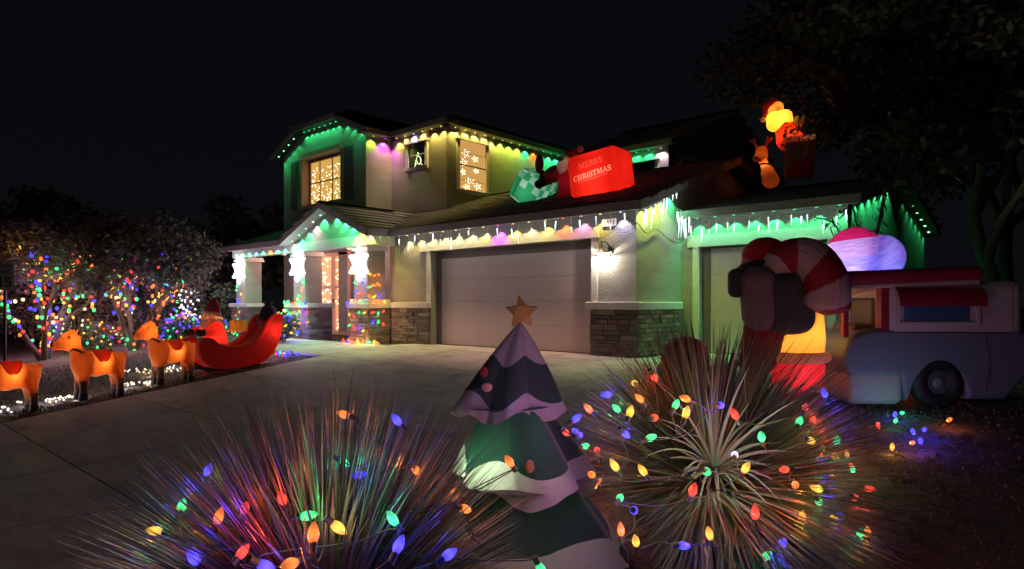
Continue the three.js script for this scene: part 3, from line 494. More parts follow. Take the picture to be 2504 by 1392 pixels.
// bulbs wound on the porch column, its pedestal and the walk
{
  const p = []; for (const [y, k] of [[1.95, 0], [1.65, 0.4], [1.36, 0.2]]) for (let i = 0; i < 3; i++) p.push([-2.6 + (i + k) * 0.17, y + rr(-0.05, 0.05), 0.8], [-1.97, y - 0.06 + rr(-0.04, 0.04), 0.7 - i * 0.16]);
  stringOf('large mixed bulbs wound round the porch column nearest the garage', 'bulb strings at the porch', p, 0.04, MIX, { c9: 1.7, every: 1, I: 0.12, wire: false });
  const q = []; for (let r = 0; r < 3; r++) { for (let i = 0; i < 4; i++) q.push([-2.72 + i * 0.23 + rr(-0.05, 0.05), 1.13 - r * 0.36 + rr(-0.08, 0.08), r ? 0.86 : 0.92]); for (let i = 0; i < 3; i++) q.push([r ? -1.8 : -1.74, 1.13 - r * 0.3 + rr(-0.05, 0.05), 0.72 - i * 0.18]); }
  stringOf('mixed bulbs hung over the stone pedestal nearest the garage', 'bulb strings at the porch', q, 0.04, MIX, { c9: 1.7, every: 1, I: 0.12, wire: false });
  const s = []; for (let i = 0; i < 16; i++) s.push([-2.6 + i * 0.09 + rr(-0.05, 0.05), 0.04, 1.0 + rr(-0.06, 0.2)]);
  stringOf('mixed bulbs lying on the walk at the foot of the stone pedestal', 'bulb strings at the porch', s, 0.04, MIX, { c9: 2.2, every: 1, I: 0.25, wr: 0.006 });
  const u = []; for (let r = 0; r < 3; r++) for (let i = 0; i < 7; i++) u.push([-6.25 + i * 0.21, 1.13 - r * 0.32 + rr(-0.06, 0.06), r ? 0.86 : 0.92]); for (let i = 0; i < 8; i++) u.push([-5.9 + rr(0, 0.62), 1.2 + i * 0.13, 0.8]);
  stringOf('mixed bulbs on the pedestal of the middle porch column', 'bulb strings at the porch', u, 0.04, MIX, { c9: 2, every: 1, I: 0.16, wire: false });
  const v = []; for (let i = 0; i < 10; i++) v.push([-9.9 + rr(0, 0.65), 0.5 + i * 0.15, 0.82]);
  stringOf('mixed bulbs climbing the porch column farthest from the garage', 'bulb strings at the porch', v, 0.04, MIX, { c9: 1.9, every: 2, I: 0.2, wire: false });
  const w = []; for (let i = 0; i < 10; i++) w.push([-1.75 + rr(-0.25, 0.25), g0(0, 3.1) + 0.04, 3.35 + rr(-0.25, 0.25)]);
  stringOf('blue and white bulbs heaped on the soil behind the sleigh', 'bulb strings at the porch', w, 0.04, ['blue', 'white', 'blue', 'red', 'green'], { c9: 1.9, every: 1, I: 0.2, wr: 0.006 });
}
// lights hung inside the lit windows
function windowLights(label, face, W, list, size, c = 'warm') {
  const t = thing('window_light_string', label, 'window lights');
  for (const [u, v] of list) { const m = part('bulb', miniGeo, hotMat[c], t), a = W.i0 + (W.i1 - W.i0) * u, y = W.j0 + (W.j1 - W.j0) * v; m.position.set(...(face === 'z' ? [a, y, W.z] : [W.z, y, a])); m.scale.setScalar(size); }
}
const star = (u, v, r, q = 0.8) => { const o = []; for (let i = 0; i < 10; i++) { const a = i / 10 * 6.283, k = i % 2 ? 0.5 : 1; o.push([u + Math.cos(a) * r * k, v + Math.sin(a) * r * q * k]); } return o; };
windowLights('star shaped warm lights hanging in the tall upper window', 'x', { ...w3, z: -2.3 + 0.013 }, [...star(0.75, 0.74, 0.13, 0.6), ...star(0.4, 0.67, 0.11, 0.5), ...star(0.82, 0.55, 0.13, 0.5), ...star(0.36, 0.43, 0.09, 0.4), ...star(0.85, 0.36, 0.08, 0.7), ...star(0.6, 0.2, 0.16, 0.35), ...star(0.3, 0.12, 0.12, 0.5), ...star(0.72, 0.07, 0.12, 0.4)], 0.018);
{
  const p = []; for (const [a0, a1] of [[0.02, 0.26], [0.31, 0.6], [0.65, 0.98]]) for (let i = 0; i < 46; i++) p.push([rr(a0, a1), Math.pow(rnd(), 1.3) * 0.86]);
  windowLights('clusters of warm lights behind the wood framed tower window', 'z', { ...w1, z: -1.75 + 0.013 }, p, 0.022);
  const q = []; for (let i = 0; i < 24; i++) { const k = i / 24, s = i % 2 ? 1 : -1; q.push([0.55 + s * (1 - k) * 0.2 + rr(-0.03, 0.03), 0.06 + k * 0.55]); } for (let i = 0; i < 8; i++) q.push([rr(0.38, 0.72), rr(0.08, 0.3)]);
  windowLights('little tree of lime lights standing in the small upper window', 'z', { ...w2, z: -2.46 + 0.013 }, q, 0.016, 'lime');
  const e = []; for (let i = 0; i < 120; i++) { const s = [0.03, 0.22, 0.52, 0.75][(rnd() * 4) | 0]; e.push([s + rr(0, 0.2), rr(0.03, 0.97)]); }
  windowLights('warm lights draped behind the glass of the entry door', 'z', { i0: -8, i1: -5.95, j0: 0.12, j1: 2.78, z: -1.41 }, e, 0.028);
}

{ // clipped hedge behind the lit trees
  const t = thing('hedge', 'long dark hedge closing the yard behind the lit trees', 'hedge'), cs = []; for (let i = 0; i < 60; i++) { const u = i / 59; cs.push([-13.5 + 2.6 * u + rr(-0.3, 0.3), rr(0.3, 1.5), 9.5 - 9.5 * u + rr(-0.3, 0.3), 0.7]); }
  part('foliage', leafCloud(cs, 14000, 0.13), leafMat(0.085, 0.07, 0.05), t, 'stuff'); part('stem', merge(cs.filter((c, i) => i % 4 === 0).map((c) => tube([V(c[0], -0.7, c[2]), V(c[0], 0.4, c[2]), V(c[0] + 0.1, 1, c[2])], 0.03, 6, 5))), M.bark, t);
}

// ---------- reindeer, sleigh and rider ----------
function makeReindeer(label, x, z, turn) {   // faces +z
  const t = thing('inflatable_reindeer', label, 'inflatable reindeer', [x, g0(x, z) - 0.04, z], turn, 'inflatable reindeer in front of the sleigh');
  part('body', blob([[[0, 0.58, -0.48, 0.19], [0, 0.6, 0, 0.2]], [[0, 0.6, 0, 0.2], [0, 0.6, 0.38, 0.21]], [[0, 0.66, 0.42, 0.17], [0, 0.93, 0.55, 0.11]], [[0, 1.02, 0.58, 0.16], [0, 1.0, 0.68, 0.14]], [[0, 0.96, 0.78, 0.1], [0, 0.92, 0.98, 0.075]], [[-0.12, 0.5, 0.36, 0.11], [-0.13, 0.22, 0.38, 0.085]], [[0.12, 0.5, 0.36, 0.11], [0.13, 0.22, 0.38, 0.085]], [[-0.12, 0.5, -0.45, 0.13], [-0.13, 0.22, -0.5, 0.085]], [[0.12, 0.5, -0.45, 0.13], [0.13, 0.22, -0.5, 0.085]], [[0, 0.66, -0.63, 0.05], [0, 0.72, -0.7, 0.035]]], 0.022, 0.045), F.orange, t);
  for (const [lx, lz] of [[-0.13, 0.39], [0.13, 0.39], [-0.13, -0.5], [0.13, -0.5]]) { const l = part('leg', new THREE.CylinderGeometry(0.088, 0.09, 0.26, 14).translate(lx, 0.2, lz), F.brown, t); part('hoof', new THREE.CylinderGeometry(0.095, 0.11, 0.12, 14).translate(lx, 0.06, lz), F.black, l); }
  const sd = new THREE.CylinderGeometry(0.222, 0.222, 0.44, 28, 6, true, -1.45, 2.9).rotateX(Math.PI / 2).rotateZ(Math.PI).translate(0, 0.6, -0.06);
  { const p = sd.attributes.position; for (let i = 0; i < p.count; i++) { const k = Math.abs(Math.atan2(p.getX(i), p.getY(i) - 0.6)) / 1.45; p.setZ(i, -0.06 + (p.getZ(i) + 0.06) * Math.sqrt(Math.max(0.02, 1 - k * k * 0.92))); } sd.computeVertexNormals(); }
  const saddle = part('saddle', sd, F.saddle, t), rim = [];
  for (let i = 0; i <= 24; i++) { const a = -1.45 + 2.9 * i / 24, k = Math.abs(a) / 1.45, q = 0.22 * Math.sqrt(Math.max(0.02, 1 - k * k * 0.92)); rim.push([V(Math.sin(a) * 0.226, 0.6 + Math.cos(a) * 0.226, -0.06 + q), V(Math.sin(a) * 0.226, 0.6 + Math.cos(a) * 0.226, -0.06 - q)]); }
  part('rim', merge([tube(rim.map((r) => r[0]), 0.011, 40, 6), tube(rim.map((r) => r[1]), 0.011, 40, 6)]), F.rim, saddle);
  part('collar', new THREE.TorusGeometry(0.168, 0.022, 8, 24).rotateX(1.25).translate(0, 0.82, 0.49), F.brown, t);
  for (const s of [-1, 1]) {
    part('ear', new THREE.ConeGeometry(0.045, 0.16, 10).scale(1, 1, 0.5).rotateZ(-s * 0.9).translate(s * 0.17, 1.14, 0.5), F.brown, t);
    part('antler', merge([tube([V(s * 0.06, 1.14, 0.55), V(s * 0.11, 1.26, 0.52), V(s * 0.13, 1.38, 0.56)], 0.022, 12, 7), tube([V(s * 0.1, 1.24, 0.53), V(s * 0.16, 1.3, 0.6)], 0.016, 8, 6)]), F.brown, t);
    part('eye', ball(s * 0.115, 1.05, 0.71, 0.028, 0.6, 1.2, 1, 12), F.black, t);
  }
  part('seam', merge([new THREE.TorusGeometry(0.212, 0.006, 6, 36).translate(0, 0.6, 0.2), new THREE.TorusGeometry(0.204, 0.006, 6, 36).translate(0, 0.585, -0.36), new THREE.TorusGeometry(0.105, 0.006, 6, 28).translate(0, 0.95, 0.8)]), F.saddle, t);
  part('nose', ball(0, 0.94, 1.04, 0.045, 1, 1, 1, 14), F.brown, t);
  t.scale.set(0.82, 1.06, 0.68);
  point(t, 0.09, 0.62, -0.08, new THREE.Color(1, 0.75, 0.45), 0.32, 1); point(t, 0, 1.0, 0.6, new THREE.Color(1, 0.78, 0.45), 0.23, 2);
  return t;
}
makeReindeer('glowing orange reindeer nearest the red sleigh', -0.72, 6.35, 0.12);
makeReindeer('glowing orange reindeer in the middle of the row, with the next one behind it', -0.42, 7.72, 0.12);
makeReindeer('glowing orange reindeer farthest from the sleigh, cut by the picture edge', -0.3, 9.05, 0.1);
{
  const X = -1.5, Z = 4.75, K = 0.86, t = thing('inflatable_sleigh', 'large glowing red inflatable sleigh with a curled back beside the driveway', 'inflatable sleigh', [X, g0(X, Z) - 0.04, Z], 0.1);
  t.scale.setScalar(K);
  const s = new THREE.Shape(); s.moveTo(-1.12, 1.34); s.bezierCurveTo(-1.1, 0.9, -1.0, 0.45, -0.62, 0.22); s.bezierCurveTo(-0.3, 0.08, 0.35, 0.06, 0.7, 0.12); s.bezierCurveTo(1.0, 0.2, 1.16, 0.42, 1.12, 0.66); s.bezierCurveTo(1.06, 0.84, 0.82, 0.82, 0.72, 0.66); s.bezierCurveTo(0.45, 0.5, 0.1, 0.52, -0.2, 0.56); s.bezierCurveTo(-0.52, 0.62, -0.68, 0.9, -0.8, 1.14); s.bezierCurveTo(-0.86, 1.3, -0.98, 1.38, -1.12, 1.34);
  const ex = (d, b) => new THREE.ExtrudeGeometry(s, { depth: d, bevelEnabled: true, bevelSize: b, bevelThickness: b, bevelSegments: 5, curveSegments: 18 });
  for (const x of [0.32, -0.5]) part('side', ex(0.1, 0.06).rotateY(-Math.PI / 2).translate(x + 0.14, 0, 0), F.red, t);   // profile x becomes z
  const in2 = [V(0, 1.2, -0.98), V(0, 0.86, -0.72), V(0, 0.56, -0.3), V(0, 0.5, 0.3), V(0, 0.62, 0.85)];
  const base = new THREE.CatmullRomCurve3(in2), sh = []; for (let i = 0; i <= 20; i++) sh.push(base.getPointAt(i / 20));
  const seat = new THREE.PlaneGeometry(0.72, 1, 6, 20), p = seat.attributes.position; for (let i = 0; i < p.count; i++) { const r = Math.floor(i / 7), q = sh[r]; p.setXYZ(i, p.getX(i) * 1.0 - 0.02, q.y - 0.03, q.z); } seat.computeVertexNormals();
  part('seat', seat, F.brown, t);
  part('belly', blob([[[-0.05, 0.3, -0.5, 0.22], [-0.05, 0.28, 0.6, 0.2]], [[-0.05, 0.5, -0.75, 0.16], [-0.05, 1.1, -1.0, 0.13]]], 0.04, 0.06).scale(1.4, 1, 1), F.red, t);
  const trim = [V(0, 1.35, -1.1), V(0, 1.14, -0.8), V(0, 0.84, -0.6), V(0, 0.6, -0.25), V(0, 0.55, 0.15), V(0, 0.62, 0.6), V(0, 0.8, 0.92)];
  for (const x of [0.36, -0.46]) part('trim', tube(trim.map((v) => v.clone().add(V(x, 0.03, 0))), 0.045, 40, 8), fabric(0.7, 0.25, 0.22, 0.3), t);
  for (const x of [0.34, -0.42]) part('runner', tube([V(x, 0.06, -1.1), V(x, 0.05, 0), V(x, 0.05, 0.9), V(x, 0.22, 1.2)], 0.04, 24, 8), F.black, t);
  for (const z of [-0.62, 0.1, 0.75]) point(t, -0.05, 0.36, z, new THREE.Color(1, 0.6, 0.4), z < 0 ? 2 : 0.6, 2); point(t, 0.3, 0.95, -0.92, new THREE.Color(1, 0.6, 0.4), 0.90, 2);
  const r = thing('inflatable_figure', 'seated inflatable figure in a red suit and red hat riding in the sleigh', 'inflatable figure', [X + 0.03, g0(X, Z) - 0.06, Z + 0.45], 0.1);
  part('body', blob([[[0, 0.55, -0.05, 0.27], [0, 0.88, 0, 0.24]], [[0.2, 0.92, 0.02, 0.1], [0.25, 0.84, 0.3, 0.085]], [[-0.2, 0.92, 0.02, 0.1], [-0.25, 0.86, 0.3, 0.085]]], 0.025, 0.05), F.red, r);
  part('head', blob([[[0, 1.16, 0.05, 0.15], [0, 1.18, 0.07, 0.15]], [[0, 1.15, 0.2, 0.04], [0, 1.15, 0.22, 0.04]]], 0.018, 0.03), F.skin, r);
  part('beard', blob([[[-0.09, 1.08, 0.1, 0.075], [0, 0.99, 0.17, 0.09]], [[0.09, 1.08, 0.1, 0.075], [0, 0.99, 0.17, 0.09]]], 0.018, 0.03), F.cream, r);
  for (const s2 of [-1, 1]) { part('mitten', blob([[[s2 * 0.25, 0.84, 0.36, 0.075], [s2 * 0.25, 0.83, 0.47, 0.07]], [[s2 * 0.19, 0.87, 0.38, 0.03], [s2 * 0.17, 0.9, 0.44, 0.028]]], 0.014, 0.02), F.black, r); part('eye', ball(s2 * 0.06, 1.2, 0.205, 0.016, 1, 1, 1, 10), F.black, r); }
  const hat = part('hat', new THREE.LatheGeometry([[0.175, 0], [0.172, 0.08], [0.15, 0.17], [0.1, 0.26], [0.04, 0.34], [0.001, 0.37]].map(([a, b]) => new THREE.Vector2(a, b)), 28).rotateX(-0.18).translate(0, 1.24, 0.03), fabric(0.4, 0.02, 0.04, 0.3), r);
  part('brim', new THREE.TorusGeometry(0.165, 0.042, 10, 30).rotateX(Math.PI / 2 - 0.18).translate(0, 1.24, 0.03), F.cream, hat); part('pompom', ball(0, 1.56, -0.12, 0.06), F.darkRed, hat);
  point(r, 0, 0.78, 0, new THREE.Color(1, 0.62, 0.4), 0.99, 2); point(r, 0, 1.1, 0.05, new THREE.Color(1, 0.7, 0.4), 0.27, 2);
  const k = thing('toy_sack', 'dark blue toy sack with a red patch on the sleigh seat back', 'sack', [X - 0.05, g0(X, Z) + 0.93, Z - 0.84], 0.1);
  part('bag', blob([[[0, 0.12, 0, 0.22], [0.02, 0.28, -0.02, 0.18]]], 0.02, 0.05), F.navy, k); part('neck', new THREE.CylinderGeometry(0.12, 0.07, 0.12, 18).translate(0.02, 0.48, -0.02), F.navy, k); part('patch', ball(0.08, 0.08, 0.14, 0.11, 1, 0.8, 0.8), F.red, k);
  const gf = thing('gift_box', 'small glowing yellow gift box in the sleigh behind the rider', 'gift box', [X - 0.15, g0(X, Z) + 0.6, Z - 0.2], 0.4);
  part('box', RB(0.3, 0.26, 0.26, 0.03).translate(0, 0.3, 0), F.yellow, gf); part('ribbon', merge([B(-0.03, 0.03, 0.165, 0.435, -0.135, 0.135), B(-0.155, 0.155, 0.165, 0.435, -0.03, 0.03)]), F.cream, gf); point(gf, 0, 0.3, 0, new THREE.Color(1, 0.95, 0.5), 0.38, 2);
}
// ---------- roof displays ----------
{
  const t = thing('inflatable_gift', 'big glowing red gift box with MERRY CHRISTMAS lettering on the garage roof', 'inflatable gift box', [4.3, 3.6, -1.5], 0.05);
  t.scale.setScalar(0.87);
  t.rotation.set(0, 0.05, 0.13);
  const bg = new RoundedBoxGeometry(1.5, 1.16, 1.05, 9, 0.2), p = bg.attributes.position;
  for (let i = 0; i < p.count; i++) { const x = p.getX(i), y = p.getY(i), z = p.getZ(i); p.setXYZ(i, x * (1 + 0.07 * Math.cos(y * 2.6)) + 0.02 * fbm(x * 2, y * 2, z), y + 0.62 + (y > 0.4 ? 0.07 * Math.cos(x * 4.5 + 2.6) : 0), z * (1 + 0.1 * Math.cos(x * 1.8) * Math.cos(y * 2))); } bg.computeVertexNormals();
  const cv = document.createElement('canvas'); cv.width = 512; cv.height = 400; const cx = cv.getContext('2d');   // the print on its front
  cx.fillStyle = 'rgb(206,50,41)'; cx.fillRect(0, 0, 512, 400); cx.textAlign = 'center'; cx.save(); cx.translate(266, 150); cx.rotate(-0.03);
  cx.fillStyle = 'rgb(226,120,112)'; cx.font = 'bold 66px serif'; cx.fillText('MERRY', 0, 0); cx.fillStyle = 'rgb(248,206,200)'; cx.font = 'bold 62px serif'; cx.fillText('CHRISTMAS', 0, 88); cx.fillStyle = 'rgb(232,140,128)'; cx.fillRect(-150, 104, 300, 5); cx.restore();
  const ct = new THREE.CanvasTexture(cv); ct.colorSpace = THREE.SRGBColorSpace; const bn = bg.attributes.normal, bu = bg.attributes.uv;
  for (let i = 0; i < p.count; i++) bn.getZ(i) > 0.5 ? bu.setXY(i, p.getX(i) / 1.62 + 0.5, p.getY(i) / 1.3) : bu.setXY(i, 0.02, 0.02);
  part('box', bg, fabric(1, 0.9, 0.9, 0.45, { map: ct }), t); 
  point(t, 0, 0.4, 0.1, new THREE.Color(1, 0.5, 0.32), 2.52, 3); point(t, 0.2, 0.9, -0.1, new THREE.Color(1, 0.5, 0.32), 1.05, 3);
  const f = thing('inflatable_figure', 'inflatable figure in a dark red suit and white beard leaning behind the red gift box', 'inflatable figure', [3.0, 3.75, -1.75], 0.2);
  part('body', blob([[[0.05, 0.05, 0, 0.28], [0.12, 0.55, 0, 0.27]], [[-0.1, 0.66, 0.05, 0.14], [-0.5, 0.5, 0.12, 0.12]]], 0.03, 0.05), F.darkRed, f);
  part('mitten', blob([[[-0.55, 0.48, 0.13, 0.12], [-0.72, 0.42, 0.15, 0.11]], [[-0.6, 0.58, 0.15, 0.045], [-0.66, 0.62, 0.16, 0.04]]], 0.022, 0.03), F.black, f);
  part('beard', blob([[[0.1, 0.84, 0.12, 0.16], [0.0, 0.72, 0.2, 0.12]], [[-0.12, 0.85, 0.1, 0.1], [0, 0.72, 0.2, 0.1]]], 0.022, 0.04), F.white, f);
  part('head', ball(0.1, 0.95, 0.02, 0.17), F.skin, f); part('hat', new THREE.ConeGeometry(0.18, 0.34, 24).rotateZ(-0.6).translate(0.24, 1.16, 0), F.red, f); part('pompom', ball(0.42, 1.2, 0.05, 0.08), F.white, f);
  point(f, 0.1, 0.4, 0, new THREE.Color(1, 0.6, 0.5), 0.5, 2); point(f, 0.02, 0.82, 0.08, new THREE.Color(1, 0.9, 0.8), 0.21, 2);
  const q = thing('inflatable_gift', 'green and white checked gift with a dark red bow tipped over on the roof', 'inflatable gift box', [1.75, 4.16, -1.95], 0.1);
  q.rotation.set(0.1, 0.15, -0.62);
  const N = 4, gg = [[], []], R = (u) => Math.sign(u) * Math.pow(Math.abs(u), 0.75);   // patches of the puffed checked cover
  for (let face = 0; face < 6; face++) for (let a = 0; a < N; a++) for (let b = 0; b < N; b++) {
    const pl = new THREE.PlaneGeometry(2 / N, 2 / N, 4, 4).translate(-1 + (a + 0.5) * 2 / N, -1 + (b + 0.5) * 2 / N, 1), pp = pl.attributes.position, ax = [[0, 0], [Math.PI / 2, 0], [Math.PI, 0], [-Math.PI / 2, 0], [0, Math.PI / 2], [0, -Math.PI / 2]][face];
    for (let i = 0; i < pp.count; i++) { const v = V(pp.getX(i), pp.getY(i), 1), l = v.length(), m = 1 + 0.32 * (1 - l / 1.732); v.multiplyScalar(m); pp.setXYZ(i, v.x * 0.4, v.y * 0.36, v.z * 0.4); }
    pl.rotateX(ax[1]).rotateY(ax[0]); pl.computeVertexNormals(); gg[(a + b) % 2 && (face % 2 || b > 1) ? 1 : 0].push(pl);
  }
  part('green_cover', merge(gg[0]), F.green, q); part('white_patch', merge(gg[1]), F.mint, q);
  part('ribbon', new THREE.TorusGeometry(0.5, 0.014, 6, 40).rotateY(1.0), F.black, q);
  for (const [x, r] of [[-0.2, 0.5], [0.22, -0.5]]) part('bow_loop', ball(0, 0, 0, 0.2, 0.62, 1.25, 0.5).rotateZ(r).translate(x, 0.66, 0), F.darkRed, q);
  part('knot', ball(0, 0.48, 0, 0.1), F.darkRed, q); part('anchor_ball', ball(-0.46, -0.3, 0.1, 0.1), F.black, q);
  point(q, 0, -0.05, 0.05, new THREE.Color(0.85, 1, 0.85), 0.8, 3);
  tag(part('tether', tube([V(1.35, 4.15, -1.9), V(0.6, 4.35, -2.5), V(0.1, 4.4, -3.0)], 0.012, 12, 5), M.trim, scene), 'pale tether rope from the checked gift across the roof tiles', 'rope');
}
{ // figure, reindeer and box on the narrow garage roof, behind the leaves
  const t = thing('inflatable_figure', 'glowing yellow bearded inflatable figure in a red hat leaning out on the far roof', 'inflatable figure', [7.37, 4.15, -4.6], 0.35);
  t.scale.setScalar(0.92);
  part('suit', blob([[[0.12, 0.95, 0, 0.28], [0.05, 1.22, 0, 0.24]], [[0.3, 1.1, 0.1, 0.1], [0.42, 0.95, 0.22, 0.09]]], 0.025, 0.05), fabric(0.72, 0.06, 0.015), t);
  part('beard', blob([[[-0.18, 1.5, 0.08, 0.24], [-0.2, 1.38, 0.12, 0.2]], [[0.06, 1.55, 0.05, 0.2], [0.1, 1.48, 0.05, 0.16]]], 0.025, 0.05), fabric(0.95, 0.7, 0.12), t);
  part('face', blob([[[-0.18, 1.76, 0.03, 0.18], [-0.14, 1.82, 0.03, 0.17]], [[-0.1, 1.74, 0.2, 0.05], [-0.1, 1.74, 0.22, 0.05]]], 0.02, 0.04), fabric(0.92, 0.58, 0.16), t);
  const h = part('hat', blob([[[-0.25, 1.95, 0, 0.15], [-0.36, 1.88, 0, 0.11]], [[-0.36, 1.88, 0, 0.1], [-0.46, 1.68, 0.02, 0.05]]], 0.02, 0.03), fabric(0.7, 0.03, 0.02), t); part('pompom', ball(-0.49, 1.55, 0.02, 0.075), F.cream, h);
  for (const [x, r] of [[0.34, -0.1], [0.48, -0.25]]) part('gift_fin', ball(0, 0, 0, 0.16, 0.42, 1, 0.4).rotateZ(r).translate(x, 1.42, 0.0), fabric(0.7, 0.8, 0.25), t);
  point(t, -0.12, 1.5, 0.06, new THREE.Color(1, 0.85, 0.4), 0.76, 2); point(t, 0.14, 1.02, 0.02, new THREE.Color(1, 0.55, 0.3), 0.67, 2); point(t, -0.18, 1.8, 0, new THREE.Color(1, 0.8, 0.4), 0.21, 2);
  const c = thing('inflatable_chimney', 'dark red inflatable chimney box under the yellow bearded figure', 'inflatable chimney', [7.75, 4.05, -4.6], 0.35);
  part('stack', RB(0.62, 0.86, 0.6, 0.06).translate(0, 0.45, 0), F.darkRed, c); part('cap', RB(0.7, 0.14, 0.68, 0.05).translate(0, 0.9, 0), F.cream, c); point(c, 0, 0.5, 0, new THREE.Color(1, 0.6, 0.45), 0.03, 2); point(c, 0, 0.9, 0, new THREE.Color(1, 0.85, 0.6), 2.2, 2);
  const d = thing('inflatable_reindeer', 'small orange reindeer head and neck with antlers beside the roof chimney', 'inflatable reindeer', [7.05, 3.95, -4.35], 0.2);
  part('body', blob([[[0.12, 0.12, 0, 0.2], [0.06, 0.3, 0, 0.16]], [[0.05, 0.34, 0.02, 0.1], [-0.06, 0.62, 0.04, 0.085]], [[-0.08, 0.74, 0.04, 0.15], [-0.08, 0.82, 0.04, 0.14]], [[-0.12, 0.68, 0.16, 0.1], [-0.16, 0.62, 0.24, 0.085]]], 0.018, 0.028), F.orange, d);
  part('collar', new THREE.TorusGeometry(0.1, 0.022, 8, 22).rotateX(1.5).translate(-0.01, 0.5, 0.03), F.brown, d); part('nose', ball(-0.17, 0.63, 0.33, 0.035), F.brown, d);
  for (const s of [-1, 1]) part('antler', merge([tube([V(-0.1 + s * 0.07, 0.92, 0), V(-0.1 + s * 0.16, 1.06, 0), V(-0.1 + s * 0.26, 1.14, 0)], 0.04, 10, 7), tube([V(-0.1 + s * 0.16, 1.05, 0), V(-0.1 + s * 0.15, 1.18, 0)], 0.03, 6, 6)]), F.orange, d);
  point(d, -0.05, 0.5, 0, new THREE.Color(1, 0.7, 0.45), 0.29, 2);
}

// ---------- inflatables at the narrow garage ----------
function splitTube(curve, radius, n, turns, parent, mats, taper) {   // tube whose cover is two spiralling stripes
  const seg = 150, rad = 48, g = new THREE.TubeGeometry(curve, seg, 1, rad), p = g.attributes.position;
  for (let i = 0; i <= seg; i++) { const o = curve.getPointAt(i / seg), r = radius * taper(i / seg); for (let k = 0; k <= rad; k++) { const j = i * (rad + 1) + k; p.setXYZ(j, o.x + (p.getX(j) - o.x) * r, o.y + (p.getY(j) - o.y) * r, o.z + (p.getZ(j) - o.z) * r); } }
  g.computeVertexNormals(); const sets = [[], []], id = g.index.array;
  for (let i = 0; i < seg; i++) for (let k = 0; k < rad; k++) { const f = (((i / seg * n + k / rad * turns) % 1) + 1) % 1, s = f < 0.5 ? 0 : 1, at = (i * rad + k) * 6; sets[s].push(...id.slice(at, at + 6)); }
  sets.forEach((s, i) => { const q = g.clone(); q.setIndex(s); part('stripe', clean(q), mats[i], parent); });
}
